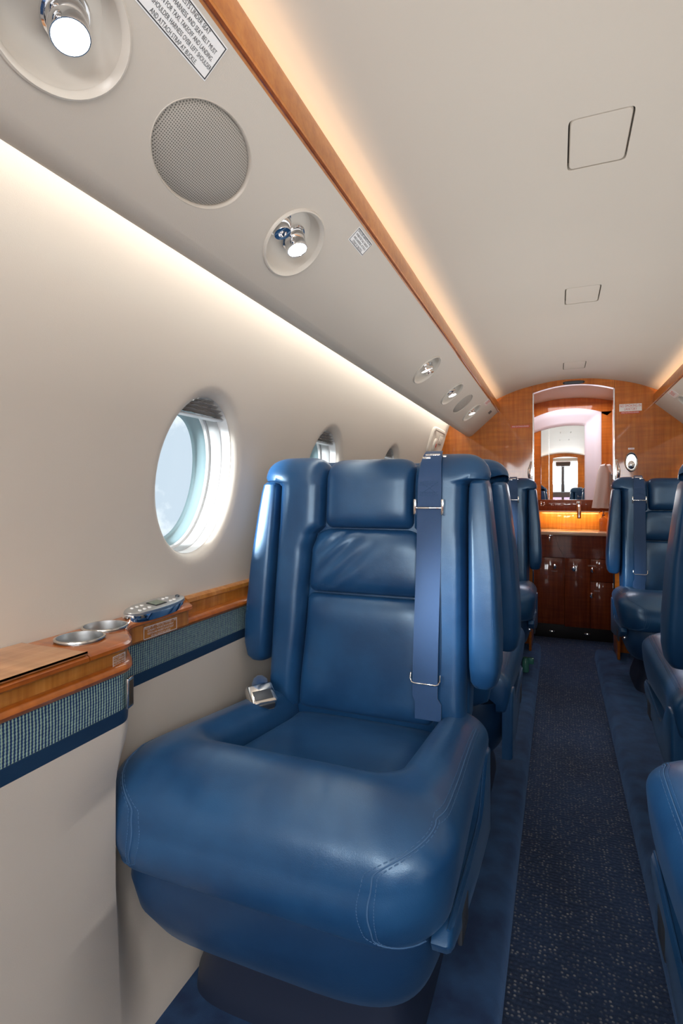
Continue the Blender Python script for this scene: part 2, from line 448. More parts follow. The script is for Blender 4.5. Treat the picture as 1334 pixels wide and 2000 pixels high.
# smooth the polyline a little
def ceil_s(x): return sum(ceilz(x + d) for d in (-.04, -.02, 0, .02, .04)) / 5
WIN_Y = (1.033, 1.725, 2.48, 3.20, .33, -.38)
WZ, WRY, WRZ = 1.012, .137, .177
def build_wall(sx):
    S = lambda y, z, d: (sx * (wallx(z) + d), y, z)
    mb = MB(); z0, z1 = .76, 1.26
    mb.add(*sheet(S, Y0, YE, z1, 1.46, 8, 12)); mb.add(*sheet(S, Y0, YE, .55, z0, 8, 8))
    ys = sorted(WIN_Y); cur = Y0
    for wy in ys:
        a, b = wy - .2, wy + .2
        if a > cur: mb.add(*sheet(S, cur, a, z0, z1, 4, 17))
        mb.add(*ring_cell(S, a, b, z0, z1, wy, WZ, WRY + .026, WRZ + .026, 16, 5,
                          extra=((-.008, .001), (-.016, .005), (-.022, .012), (-.026, .022))))
        cur = b
    mb.add(*sheet(S, cur, YE, z0, z1, 4, 17))
    # closing piece behind the cove
    mb.add(*grid(lambda i, j: (sx * (.71 + .01 * j), (Y0, YE)[i], 1.46 + .05 * j), 2, 2))
    return struct(mb.build('wall_left' if sx < 0 else 'wall_right', 'wall covering'))
WALLS = {sx: build_wall(sx) for sx in (-1, 1)}
def build_window(n, sx, wy):
    def ringpts(dr, d, m=64):
        return [(sx * (wallx(WZ + (WRZ + dr) * math.sin(2 * PI * k / m)) + d) , wy + (WRY + dr) * math.cos(2 * PI * k / m), WZ + (WRZ + dr) * math.sin(2 * PI * k / m)) for k in range(m)]
    w = struct(MB().add(*rings([ringpts(0, .020), ringpts(-.001, .040), ringpts(-.004, .046), ringpts(.000, .050), ringpts(-.002, .074), ringpts(-.010, .078), ringpts(-.012, .086)], False, False)).build('window_%d' % n, 'white plastic'))
    MB().add(*rings([ringpts(-.004, .0445), ringpts(-.0065, .052), ringpts(-.0075, .066), ringpts(-.006, .073)], False, False)).build('reveal_channel', 'grey plastic', w)
    MB().add(*rings([ringpts(-.012, .085), ringpts(-.016, .092), ringpts(-.022, .106), ringpts(-.030, .112)], False, False)).build('gasket', 'teal rubber', w)
    MB().add(*rings([ringpts(-.02, .108), ringpts(-.02, .111)], True, True)).build('pane', 'clear glass', w)
    # pleated shade pushed up into the top of the reveal
    V = []; npl = 4
    def sh(i, j):
        z = WZ + WRZ - .004 - .034 * j / (2 * npl); half = WRY * math.sqrt(max(0, 1 - ((z - WZ) / WRZ) ** 2)) - .004
        y = wy + half * (2 * i / 12 - 1)
        return (sx * (wallx(z) + .020 + (.014 if j % 2 else 0) + .003 * math.sin(i * 2.1)), y, z)
    MB().add(*grid(sh, 13, 2 * npl + 1)).build('pleated_shade', 'pleat silver', w, sharp=15)
    def rl(i, j):
        half = WRY * .52; z = WZ + WRZ - .040
        return None
    zb = WZ + WRZ - .040; half = WRY * math.sqrt(1 - ((zb - WZ) / WRZ) ** 2) - .004
    xb = sx * (wallx(zb) + .040)
    MB().add(*box((min(xb - .012, xb + .012), wy - half, zb - .002), (max(xb - .012, xb + .012), wy + half, zb + .002), .001)).build('shade_rail', 'white plastic', w)
    return w
for k, wy in enumerate(WIN_Y): build_window(k + 1, -1, wy)
for k, wy in enumerate(WIN_Y): build_window(k + 7, 1, wy)

# ceiling with three access panel openings
CPAN = [(-.007, 1.162), (-.003, 2.038), (.0, 3.132)]
CHX, CHY = .0555, .084
mb = MB(); SCE = lambda x, y, d: (x, y, ceil_s(x) + d)
xs = [-.75 + .05 * k for k in range(13)] + [-.12] 
def strip_x(x0, x1, n): mb.add(*sheet(SCE, x0, x1, Y0, YE, n, 2))
strip_x(-.75, -.12, 40); strip_x(.12, .75, 40)
cur = Y0
for cx, cy in CPAN:
    mb.add(*sheet(SCE, -.12, .12, cur, cy - .12, 17, 2))
    mb.add(*ring_cell(SCE, -.12, .12, cy - .12, cy + .12, cx, cy, CHX, CHY, 16, 4, e=14, extra=((0, .006), (0, .02))))
    cur = cy + .12
mb.add(*sheet(SCE, -.12, .12, cur, YE, 17, 2))
struct(mb.build('ceiling', 'ceiling covering'))
for k, (cx, cy) in enumerate(CPAN):
    R = []
    for dr, dz in ((-.0028, .012), (-.0028, .0025), (-.0045, .0), (-.012, -.0002)):
        R.append([(sell(2 * PI * q / 48, CHX + dr, CHY + dr, 14)[0], sell(2 * PI * q / 48, CHX + dr, CHY + dr, 14)[1], dz + ceil_s(cx + sell(2 * PI * q / 48, CHX + dr, CHY + dr, 14)[0]) - ceil_s(cx)) for q in range(48)])
    t = tag(empty('ceiling_access_panel', (cx, cy, ceil_s(cx))), ['square access panel in the ceiling, nearest and largest of the three', 'access panel in the ceiling, middle one of the three', 'access panel in the ceiling, farthest one, by the wooden bulkhead'][k], 'panel', None)
    MB().add(*rings(R, False, True)).build('panel_face', 'ceiling covering', t)
    MB().add(*box((-CHX - .01, -CHY - .01, .014), (CHX + .01, CHY + .01, .02))).build('backing', 'dark gap', t)

# overhead service panels with holes for the fittings
PN = Vector((-.747794778, 0, -.66392994)); # along the slope, outward and down (left side)
def pprof(s):
    """overhead panel section (|x|, z) along the slope"""
    if s <= .215: return (.422 + .747795 * s, 1.489 - .66393 * s)
    P0 = (.422 + .747795 * .215, 1.489 - .66393 * .215); a = min((s - .215) / .034, 2.3)
    R_ = .034; nx, nz = -.66393, .747795
    cx_, cz_ = P0[0] + .66393 * R_ , P0[1] + .747795 * R_
    b0 = math.atan2(P0[1] - cz_, P0[0] - cx_); b = b0 + a
    return (cx_ + R_ * math.cos(b), cz_ + R_ * math.sin(b))
FIX_Y = (.372, .855, 1.893, 2.38, 2.962); SPK_Y = (.595, 2.672)
FC, FRS, FRY = .118, .0605, .0725
def build_overhead(sx, fixs, spks):
    nrm = (sx * -.66393, 0, -.747795)   # into the cabin
    def S(y, s, d):
        x, z = pprof(s); return (sx * x - nrm[0] * d, y, z - nrm[2] * d)
    t = empty('overhead_panel', (0, 0, 0)); mb = MB()
    mb.add(*sheet(S, Y0, YB, .215, .215 + .034 * 2.3, 2, 14))
    mb.add(*grid(lambda i, j: (sx * [.6835, .69][j], (Y0, YB)[i], [pprof(.215 + .034 * 2.3)[1], 1.50][j]) if j else S((Y0, YB)[i], .215 + .034 * 2.3, 0), 2, 2))
    mb.add(*sheet(S, Y0, YB, -.004, .04, 2, 3)); mb.add(*sheet(S, Y0, YB, .196, .215, 2, 2))
    items = sorted([(y, FRY) for y in fixs] + [(y, .088) for y in spks]); cur = Y0
    for y, ry in items:
        a, b = y - ry - .02, y + ry + .02
        if a > cur: mb.add(*sheet(S, cur, a, .04, .196, 2, 9))
        mb.add(*ring_cell(S, a, b, .04, .196, y, FC, ry, FRS, 16, 3, extra=((-.001, .001), (-.002, .006))))
        cur = b
    mb.add(*sheet(S, cur, YB, .04, .196, 2, 9))
    mb.build('panel_skin', 'overhead leather', t)
    return t, S
OHL, SL = build_overhead(-1, FIX_Y, SPK_Y)
OHR, SR = build_overhead(1, (3.06,), ())
tag(OHL, 'long beige overhead service panel along the left side, under the wood strip', 'panel')
tag(OHR, 'beige overhead panel on the right side of the cabin, at the picture edge', 'panel')

def fitting(y, sx, S, label, flip=1, mirror=False):
    c = Vector(S(y, FC, 0)); t = tag(empty('reading_light', c), label, 'light', 'oval reading lights in the overhead panels')
    ex = Vector((0, 1, 0)); es = (Vector(S(y, FC + .01, 0)) - Vector(S(y, FC, 0))).normalized()   # down slope
    nn = Vector((sx * -.66393, 0, -.747795))
    def P(a, s, d): return tuple(ex * a + es * s - nn * d)
    # bezel rim + dish (deep towards the top of the slope)
    R = []; m = 56
    for q, lift, off in ((1.035, .0, 0), (1.02, -.0035, 0), (.985, -.0048, 0), (.94, -.002, 0), (.90, .003, 0)):
        R.append([P(FRY * q * math.cos(2 * PI * k / m), FRS * q * math.sin(2 * PI * k / m), lift) for k in range(m)])
    MB().add(*rings(R, False, False)).build('bezel', 'beige plastic', t)
    R = []
    for q, d, off in ((.905, .002, 0), (.88, .009, -.001), (.82, .016, -.004), (.70, .0210, -.009), (.66, .0222, -.011), (.0001, .0222, -.011)):
        R.append([P(FRY * q * math.cos(2 * PI * k / m), FRS * q * math.sin(2 * PI * k / m) + off, d) for k in range(m)])
    MB().add(*rings(R, False, False)).build('dish', 'beige plastic', t)
    for kind, a, s in (('gasper', -.043 * flip, -.008), ('lamp', .014 * flip, -.006)):
        base = Vector(P(a, s, .0215)); ax = (nn * .55 + Vector((sx * -.02, -.1 * flip, -.62))).normalized()
        sock = MB().add(*lathe([(.0245, -.001), (.0245, .003), (.0225, .0045), (.020, .003), (.0195, -.002)], base, nn, 28)).build('socket_ring', 'chrome', t)
        ball = base + ax * .004
        prof = [(.0005, -.018), (.012, -.016), (.0195, -.007), (.0210, .000), (.0198, .006), (.0172, .010)]
        if kind == 'gasper':
            prof += [(.0150, .011), (.0152, .020), (.0142, .022), (.0085, .0225), (.0075, .0225), (.0065, .018), (.004, .0175), (.0005, .0215)]
            MB().add(*lathe(prof, ball, ax, 28)).build('air_nozzle', 'chrome', t)
        else:
            prof += [(.0188, .011), (.0190, .0225), (.0182, .0245), (.0172, .0245), (.0166, .023)]
            MB().add(*lathe(prof + [(.0005, .023)], ball, ax, 28)).build('lamp_barrel', 'chrome', t)
            MB().add(*lathe([(.0167, .0231), (.0162, .0238), (.0005, .0242)], ball, ax, 28)).build('lens', 'lamp lens', t)
    return t
LBL = ['chrome reading light in an oval bezel, cut off by the top left corner', 'chrome reading light and air nozzle in oval bezel just beyond the round speaker',
       'oval chrome reading light in the overhead panel, third from the camera', 'oval chrome reading light just before the small far speaker', 'oval chrome reading light nearest the wooden bulkhead, beyond the small speaker']
for k, y in enumerate(FIX_Y): fitting(y, -1, SL, LBL[k], 1 if k != 2 else -1)
fitting(3.06, 1, SR, 'oval reading light in the right overhead panel at the right picture edge', 1)
for k, y in enumerate(SPK_Y):
    c = Vector(SL(y, FC, 0)); t = tag(empty('speaker', c), ['large round perforated speaker grille between the two nearest reading lights', 'small far speaker grille between the two farthest reading lights'][k], 'speaker', 'speakers in the left overhead panel')
    es = Vector((-.747795, 0, -.66393)); nn = Vector((.66393, 0, -.747795)); ex = Vector((0, 1, 0)); m = 56
    P = lambda a, s, d: tuple(ex * a + es * s - nn * d)
    R = [[P(.088 * q * math.cos(2 * PI * i / m), FRS * q * math.sin(2 * PI * i / m), d) for i in range(m)] for q, d in ((.990, .0075), (.985, .0062), (.90, .0018), (.6, .0), (.3, -.001), (.001, -.0012))]
    MB().add(*rings(R, False, False)).build('grille', 'speaker mesh', t)
    R = [[P(.088 * q * math.cos(2 * PI * i / m), FRS * q * math.sin(2 * PI * i / m), d) for i in range(m)] for q, d in ((1.02, .0), (1.01, -.0006), (.997, .0), (.988, .0075))]
    MB().add(*rings(R, False, False)).build('rim', 'overhead leather', t)

# wood strips above the overhead panels
for k, sx in enumerate((-1, 1)):
    prof = [(.4205, 1.487), (.4180, 1.490), (.4185, 1.500), (.4205, 1.528), (.4225, 1.538), (.426, 1.541), (.431, 1.540), (.434, 1.535), (.434, 1.487), (.428, 1.484)]
    t = struct(MB().add(*prism([(sx * x, z) for x, z in prof], 'y', Y0, YB + .0)).build('trim_%d' % (k + 1), 'cherry strip'))
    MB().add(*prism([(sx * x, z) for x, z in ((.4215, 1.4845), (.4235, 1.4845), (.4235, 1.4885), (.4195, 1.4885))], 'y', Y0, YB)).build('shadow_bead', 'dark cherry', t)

# ------------------------------------------------------------------ floor and aisle
mb = MB(); AL, AR = -.178, .122
S_ = [(-.86, .06), (AL - .030, .06), (AL - .016, .058), (AL - .006, .050), (AL, .036), (AL + .002, 0), (AR - .002, 0), (AR, .036), (AR + .006, .050), (AR + .016, .058), (AR + .03, .06), (.86, .06)]
fl = []
for a, b in ((S_[:6], 'side carpet'), (S_[6:], 'side carpet')):
    mb.add(*grid(lambda i, j: (a[i][0], (Y0, YB + .03)[j], a[i][1]), len(a), 2))
mb.add(*box((-.86, Y0, -.05), (.86, YE, -.012)))
struct(mb.build('floor', 'side carpet'))
mb = MB().add(*box((AL + .001, Y0, -.012), (AR - .001, YB + .02, 0)))
mb.add(*box((-.26, YB + .02, -.012), (.26, 3.98, 0)))
tag(mb.build('aisle_carpet', 'aisle carpet'), 'dark navy aisle carpet with pale flecks between the seat rows', 'carpet')

# ------------------------------------------------------------------ left side ledge (armrest shelf)
def sm(t): t = max(0, min(1, t)); return t * t * (3 - 2 * t)
def fx(y):  # |x| of the ledge front
    return .722 + .103 * sm((y - .672) / .130)
def fx2(y): # |x| of the upper ledge front (with the bump for the control unit)
    return fx(y) - .014 * sm((y - .745) / .06) + (.060) * sm((y - .955) / .07)
LY0, LY1 = Y0, YB
def ysamp(a, b, fine=((.6, 1.1),)):
    o = []; y = a
    while y < b - 1e-6:
        o.append(y); y += .006 if any(f0 <= y < f1 for f0, f1 in fine) else .12
    o.append(b); return o
YSMP = ysamp(LY0, LY1); LT = .738
led = tag(empty('side_ledge', (-.8, .4, 0)), 'glossy cherry wood armrest ledge along the left wall with blue fabric band', 'ledge')
led_off = Vector((-.8, .4, 0))
def lsweep(name, mat, prof, ys=YSMP, ff=fx, parent=led, sharp=35, closed=True):
    """prof: list of (inset from the front (positive towards wall), z)"""
    R = [[(-(ff(y) + q) - led_off.x, y - led_off.y, z) for q, z in prof] for y in ys]
    if closed: V, F = rings(R)
    else:
        n = len(prof); V = [p for r in R for p in r]; F = [(j * n + i, j * n + i + 1, (j + 1) * n + i + 1, (j + 1) * n + i) for j in range(len(R) - 1) for i in range(n - 1)]
    return mk(name, V, F, mat, parent, sharp=sharp)
ysU = [y for y in ysamp(.604, 1.06)]
# upper top slab: constant back at the wall
def slab(name, mat, ys, z0, z1, front, back=.858, lip=.006):
    R = []
    for y in ys:
        f = front(y)
        if back - f < .006: f = back - .006
        R.append([(-x - led_off.x, y - led_off.y, z) for x, z in ((f + .004, z0), (f - .001, z0 + .002), (f - lip * .7, (z0 + z1) / 2 - .002), (f - lip * .6, (z0 + z1) / 2 + .003), (f, z1 - .002), (f + .004, z1), (back, z1), (back, z0))])
    V, F = rings(R); return mk(name, V, F, mat, led)
slab('ledge_top', 'cherry ledge top', ysU, LT - .003, LT, fx2, lip=0)
slab('ledge_lip', 'cherry molding', ysU, LT - .017, LT - .003, fx2, lip=.006)
ysL = [LY0, .2, .4, .602]
slab('ledge_lid', 'cherry ledge top', ysL, LT - .003, LT + .0008, fx, lip=0)
slab('lid_lip', 'cherry molding', ysL, LT - .017, LT - .003, fx, lip=.006)
lsweep('front_panel', 'cherry ledge', [(.006, LT - .016), (.006, .692), (.02, .692), (.02, LT - .016)], ys=ysamp(LY0, 1.055), ff=fx2)
lsweep('molding', 'cherry molding', [(.010, .703), (.002, .702), (-.004, .698), (-.006, .693), (-.004, .688), (.002, .684), (.010, .683), (.05, .684), (.05, .702)])
lsweep('fabric_band', 'ribbed fabric', [(.006, .686), (.005, .655), (.006, .624), (.03, .624), (.03, .686)])
lsweep('navy_band', 'dark navy leather', [(.004, .626), (.003, .615), (.004, .604), (.03, .604), (.03, .626)])
# shelf and back panel beyond the control unit
ysS = ysamp(1.00, LY1, fine=())
lsweep('shelf', 'cherry molding', [(.006, .6985), (.06, .6985), (.06, .694), (.006, .694)], ys=ysamp(.9, LY1, ()))
R = [[(-x - led_off.x, y - led_off.y, z) for x, z in ((.847, .698), (.846, LT - .012), (.842, LT - .008), (.843, LT), (.850, LT + .004), (.86, LT + .004), (.862, .698))] for y in (.99, LY1)]
V, F = rings(R); mk('back_panel', V, F, 'cherry ledge', led)
# lower wall panel
def lowx(y, z):
    fl = .722 + .103 * sm((y - .650) / .11); w = sm((z - .50) / .09); f = fl * (1 - w) + fx(y) * w + .004
    q = min(1, max(0, (z - .06) / .29)); return .722 * (1 - q) + f * q
mb = MB().add(*[None, None] if False else grid(lambda i, j: (-lowx(YSMP[i], .05 + .56 * j / 28), YSMP[i], .05 + .56 * j / 28), len(YSMP), 29))
lw = mb.build('lower_panel', 'wall covering', WALLS[-1])
mb = MB().add(*grid(lambda i, j: (.80 + .06 * j / 4, (Y0, YB)[i], .05 + .51 * j / 4), 2, 5)); mb.build('lower_panel', 'wall covering', WALLS[1])
# air outlet on the ledge nose
M = basis((-fx(.690) + .004, .690, .650), (-.32, 1, 0), (0, 0, 1))
t = tag(empty('air_outlet', M.translation), 'small dark air outlet with bright rim at the rounded end of the fabric band', 'vent'); Mi = Matrix.Translation(-M.translation) @ M
MB().add(*box((-.010, -.024, -.004), (.010, .024, .001), .001)).xf(lambda p: Mi @ p).build('rim', 'satin steel', t)
MB().add(*box((-.007, -.020, 0), (.007, .020, .0016), .0004)).xf(lambda p: Mi @ p).build('opening', 'dark gap', t)

# cup holders sunk into the ledge
for k, (cx, cy) in enumerate(((-.800, .660), (-.822, .734))):
    t = tag(empty('cup_holder', (cx, cy, LT)), ['steel rimmed cup holder nearer the camera in the wooden ledge', 'steel rimmed cup holder nearer the control unit in the wooden ledge'][k], 'cup holder', 'cup holders in the ledge')
    MB().add(*lathe([(.0345, .0006), (.0350, .0022), (.0368, .0026), (.0385, .0018), (.0390, .0)], (0, 0, 0), (0, 0, 1), 48, caps=False)).build('rim', 'satin steel', t)
    R = [[(r * math.cos(2 * PI * i / 48), r * math.sin(2 * PI * i / 48), z) for i in range(48)] for r, z in ((.0346, .0024), (.0340, -.004), (.0335, -.06), (.030, -.064), (.001, -.064))]
    MB().add(*rings(R, False, False)).build('well', 'brushed silver', t)
# cut the wells through the ledge top and lip
def cut(o, loc, r):
    bm = bmesh.new(); bmesh.ops.create_cone(bm, cap_ends=True, segments=48, radius1=r, radius2=r, depth=.2)
    me = bpy.data.meshes.new('cutter'); bm.to_mesh(me); bm.free()
    c = bpy.data.objects.new('cutter', me); COL.objects.link(c); c.location = loc
    md = o.modifiers.new('hole', 'BOOLEAN'); md.operation = 'DIFFERENCE'; md.object = c; md.solver = 'EXACT'
    dg = bpy.context.evaluated_depsgraph_get(); dg.update()
    nm = bpy.data.meshes.new_from_object(o.evaluated_get(dg)); o.modifiers.clear(); old = o.data; o.data = nm
    bpy.data.objects.remove(c); bpy.data.meshes.remove(me); nm.name = o.name
for ch in [c for c in led.children if c.name.split('.')[0] in ('ledge_top', 'ledge_lip')]:
    for cx, cy in ((-.800, .660), (-.822, .734)): cut(ch, (cx, cy, LT), .0352)

# oval control unit
t = tag(empty('control_unit', (-.829, .872, LT)), 'silver oval cabin control unit with a small green screen on the ledge', 'control unit')
M = Matrix.Rotation(math.radians(8), 4, 'Y') @ Matrix.Rotation(math.radians(4), 4, 'Z')
def ov(z, a, b, e=2.3, n=48): return [tuple(M @ Vector((sell(2 * PI * k / n, a, b, e)[0], sell(2 * PI * k / n, a, b, e)[1], z))) for k in range(n)]
MB().add(*rings([ov(-.004, .0265, .088), ov(.006, .027, .089), ov(.0095, .0262, .0885)], False, True)).build('chrome_base', 'chrome', t)
MB().add(*rings([ov(.0092, .0255, .0875), ov(.013, .0255, .0875), ov(.0145, .0245, .086), ov(.0152, .020, .078), ov(.0155, .001, .001)], False, False)).build('face_plate', 'brushed silver', t)
MB().add(*box((-.0125, -.017, .0148), (.0125, .017, .0166), .0006)).xf(lambda p: M @ p).build('screen_bezel', 'black', t)
MB().add(*box((-.0105, -.015, .0160), (.0105, .015, .0170))).xf(lambda p: M @ p).build('screen', 'screen green', t)
for yy in (-.062, -.048, -.034, .034, .046):
    for xx in (-.009, .009):
        MB().add(*lathe([(.0036, .0), (.0036, .0014), (.0026, .002), (.0003, .002)], (xx, yy, .0148), (0, 0, 1), 12)).xf(lambda p: M @ p).build('button', 'white plastic', t)
MB().add(*lathe([(.0045, 0), (.0045, .003), (.003, .004), (.0003, .003)], (0, .070, .0146), (0, 0, 1), 14)).xf(lambda p: M @ p).build('jack', 'dark metal', t)

# placards on the ledge
M = basis((-(fx2(.872) + .0055), .872, .7035), (0, 1, 0), (0, 0, 1))
placard('white lettered seating placard on the wood face below the control unit', M, .100, .027,
        ['FACE SEAT AFT — TRACK FULLY FORWARD — AND', 'OUTBOARD 3". WITH SEAT BACK IN UPRIGHT', 'POSITION AND HEADREST IN MOST RIGHT', 'FOR TAXI, TAKEOFF AND LANDING'], None, 'white ink', sizes=[.0058] * 4, fits=[.92, .76, .76, .56])
ym = .664; sl = (fx2(ym + .01) - fx2(ym - .01)) / .02
M = basis((-(fx2(.668) + .0045), .668, .7045), (-sl * 1.0 - .15, 1, 0), (0, 0, 1))
placard('white lettered placard on the curved wooden nose beside the cup holders', M, .034, .028,
        ['PLACE SEAT IN', 'FULL UPRIGHT', 'POSITION AND', 'BACK FOR TAXI,', 'TAKEOFF AND', 'LANDING'], None, 'white ink', sizes=[.0042] * 6, fits=[.85, .8, .8, .85, .75, .5])

# placards on the overhead panel
def on_panel(s, y, sx=-1):
    S = SL if sx < 0 else SR
    o = Vector(S(y, s, 0)); up = (Vector(S(y, s - .01, 0)) - o)
    return basis(o, (0, -sx, 0), up)
placard('large white harness and seat belt placard beside the round speaker', on_panel(.034, .470), .118, .043,
        ['LIFE VESTS UNDER SEAT', 'SHOULDER HARNESS AND SEAT BELT MUST', 'BE WORN FOR TAXI, TAKEOFF AND LANDING.', 'PLACE SHOULDER HARNESS OVER LEFT SHOULDER', 'AND ATTACH STRAP AT BUCKLE.'], 'placard white', 'ink', sizes=[.0068] * 5, fits=[.50, .84, .86, .94, .62])
placard('small white placard by the wood strip beyond the second reading light', on_panel(.028, 1.012), .078, .031,
        ['SHOULDER HARNESS MUST BE', 'WORN FOR TAXI, TAKEOFF', 'AND LANDING. ATTACH', 'STRAP AT BUCKLE.'], 'placard white', 'ink', sizes=[.0064] * 4, fits=[.86, .82, .8, .66])
placard('small pink lettered placard by the wood strip near the left bulkhead', on_panel(.022, 3.05), .10, .040, ['EXIT'], 'placard white', 'red ink', border=False, sizes=[.034], fits=[.6])
placard('white placard with red EXIT lettering on the right overhead panel', on_panel(.032, 3.09, 1), .11, .042, ['EXIT'], 'placard white', 'red ink', border=False, sizes=[.034], fits=[.62])
M = on_panel(.045, 3.32); t = tag(empty('louvre_vent', M.translation), 'tiny dark vent in the overhead panel next to the bulkhead', 'vent'); Mi = Matrix.Translation(-M.translation) @ M
for k in range(2): MB().add(*box((-.03 + .034 * k, -.011, -.001), (-.004 + .034 * k, .011, .0012), .0004)).xf(lambda p: Mi @ p).build('slot', 'dark metal', t)

# wall service panel far on the left wall
zc = 1.287; M = basis((-(wallx(zc)) + .002, 3.27, zc), (0, 1, 0), (-(wallx(1.35) - wallx(1.22)), 0, .13)); M = M.copy()
t = tag(empty('wall_service_panel', M.translation), 'raised beige wall panel with a louvre and round lamp above the front seat back', 'panel'); Mi = Matrix.Translation(-M.translation) @ M
def rr(w, h, z, e=6, n=40): return [(sell(2 * PI * k / n, w, h, e)[0], sell(2 * PI * k / n, w, h, e)[1], z) for k in range(n)]
MB().add(*rings([rr(.185, .085, -.01), rr(.185, .085, .006), rr(.178, .079, .011), rr(.165, .068, .011), rr(.160, .064, .008), rr(.001, .001, .008)], False, False)).xf(lambda p: Mi @ p).build('plate', 'wall covering', t)
MB().add(*box((.01, -.006, .006), (.11, .048, .0085))).xf(lambda p: Mi @ p).build('louvre_recess', 'dark gap', t)
for k in range(5):
    MB().add(*box((.013 + .0195 * k, -.004, .008), (.026 + .0195 * k, .046, .0125), .001)).xf(lambda p: Mi @ p).build('slat', 'beige plastic', t)
MB().add(*lathe([(.042, .006), (.042, .016), (.037, .020), (.0003, .020)], (-.06, -.022, 0), (0, 0, 1), 32)).xf(lambda p: Mi @ p).build('lamp_ring', 'beige plastic', t)
MB().add(*box((-.072, -.032, .019), (-.050, -.010, .0215), .001)).xf(lambda p: Mi @ p).build('lamp_window', 'red ink', t)

# ------------------------------------------------------------------ aft bulkhead
def arch(x): return 1.626 - .038 * (x / .222) ** 2
def bulk_outline(sx):
    pts = [(sx * .224, .06), (sx * .224, ceil_s(.224) + .01)]
    for k in range(1, 12): x = .224 + (.74 - .224) * k / 11; pts.append((sx * x, ceil_s(x) + .012))
    for z in (1.4, 1.3, 1.2, 1.1, 1.0, .9, .8, .7, .06): pts.append((sx * (wallx(z) + .02), z))
    return pts
mb = MB().add(*prism(bulk_outline(-1), 'y', YB, YB + .035)).add(*prism(bulk_outline(1), 'y', YB, YB + .035))
wb = struct(mb.build('wall_back', 'cherry veneer'))
top = [(x / 10 * .2225, arch(x / 10 * .2225)) for x in range(-10, 11)]
hd = top + [(x / 10 * .2225, ceil_s(x / 10 * .2225) + .01) for x in range(10, -11, -1)]
MB().add(*prism(hd, 'y', YB - .001, YB + .035)).build('header_panel', 'cherry veneer', wb)
# opening edges in bright metal
ed = [(-.2235, .06)] + [(-.2235, 1.585)] + [(x, z - .001) for x, z in top[1:-1]] + [(.2235, 1.585), (.2235, .06)]
mb = MB()
for sx in (-1, 1): mb.add(*box((min(sx * .2165, sx * .2245), YB - .003, .07), (max(sx * .2165, sx * .2245), YB + .037, 1.585), .001, 1))
mb.add(*grid(lambda i, j: (top[i][0], (YB - .003, YB + .037)[j], top[i][1] - .002), 21, 2))
mb.build('edge_trim', 'chrome', wb)
# vent slot in header
t = tag(empty('header_vent', (.006, YB - .002, 1.634)), 'narrow black vent slot in the wooden header over the lavatory opening', 'vent')
MB().add(*rings([[(sell(2 * PI * k / 32, .060, .010, 3)[0], d, sell(2 * PI * k / 32, .060, .010, 3)[1]) for k in range(32)] for d in (.002, -.002)])).build('rim', 'black', t)
for k in range(3): MB().add(*box((-.050, -.0032, -.0060 + .0045 * k), (.050, -.0018, -.0035 + .0045 * k))).build('slat', 'dark metal', t)
# oval chrome latch
t = tag(empty('oval_latch', (.309, YB, 1.157)), 'oval chrome door latch on the wooden bulkhead right of the opening', 'latch')
fr3 = (Vector((1, 0, 0)), Vector((0, 0, 1)), Vector((0, -1, 0)))
MB().add(*lathe([(.057, 0), (.057, .006), (.052, .010), (.046, .007), (.044, .002)], (0, 0, 0), (0, -1, 0), 40, .6, 1, fr3, False)).build('rim', 'chrome', t)
MB().add(*lathe([(.045, .002), (.03, -.0), (.0003, -.001)], (0, 0, 0), (0, -1, 0), 40, .6, 1, fr3)).build('dish', 'satin steel', t)
MB().add(*lathe([(.030, .0), (.030, .007), (.02, .012), (.0003, .013)], (0, 0, -.018), (0, -1, 0), 28, .62, .8, fr3)).build('paddle', 'chrome', t)
# assist handles
for sx in (-1, 1):
    t = tag(empty('assist_handle', (sx * .232, YB, 1.10)), ('curved chrome grab handle on the left edge of the lavatory opening', 'curved chrome grab handle on the right edge of the lavatory opening')[sx > 0], 'handle', 'grab handles at the opening')
    pts = [(sx * .000 + sx * .012 * math.sin(PI * k / 14), -.004 - .018 * math.sin(PI * k / 14) ** .6, -.066 + .132 * k / 14) for k in range(15)]
    MB().add(*tube(pts, [.004 + .004 * math.sin(PI * k / 14) for k in range(15)], 10)).build('grip', 'chrome', t)
    MB().add(*box((-.008, -.004, -.074), (.008, .0, .074), .002)).build('back_plate', 'satin steel', t)
# bulkhead placards
placard('white NO SMOKING IN LAVATORY sign in red letters on the right bulkhead', basis((.305, YB, 1.469), (1, 0, 0), (0, 0, 1)), .115, .042, ['NO SMOKING IN', 'LAVATORY'], 'placard white', 'red ink', border=False, sizes=[.021, .021], fits=[.94, .56])
placard('red FIRE EXTINGUISHER sign under the no smoking sign', basis((.303, YB, 1.440), (1, 0, 0), (0, 0, 1)), .098, .013, ['FIRE EXTINGUISHER'], 'red ink', 'white ink', border=False, sizes=[.010], fits=[.9])
placard('red FIRE EXTINGUISHER sign on the left bulkhead panel', basis((-.295, YB, 1.388), (1, 0, 0), (0, 0, 1)), .108, .015, ['FIRE EXTINGUISHER'], 'red ink', 'white ink', border=False, sizes=[.011], fits=[.9])
placard('tiny white placard just above the oval chrome latch', basis((.309, YB, 1.233), (1, 0, 0), (0, 0, 1)), .032, .010, ['PUSH'], 'placard white', 'red ink', border=False, sizes=[.008], fits=[.7])
# lower side pieces of the bulkhead: wood kick returns
mb = MB()
for sx in (-1, 1): mb.add(*box((min(sx * .224, sx * .238), YB - .16, .06), (max(sx * .224, sx * .238), YB, .22), .002))
mb.build('return_panel', 'cherry veneer', wb)

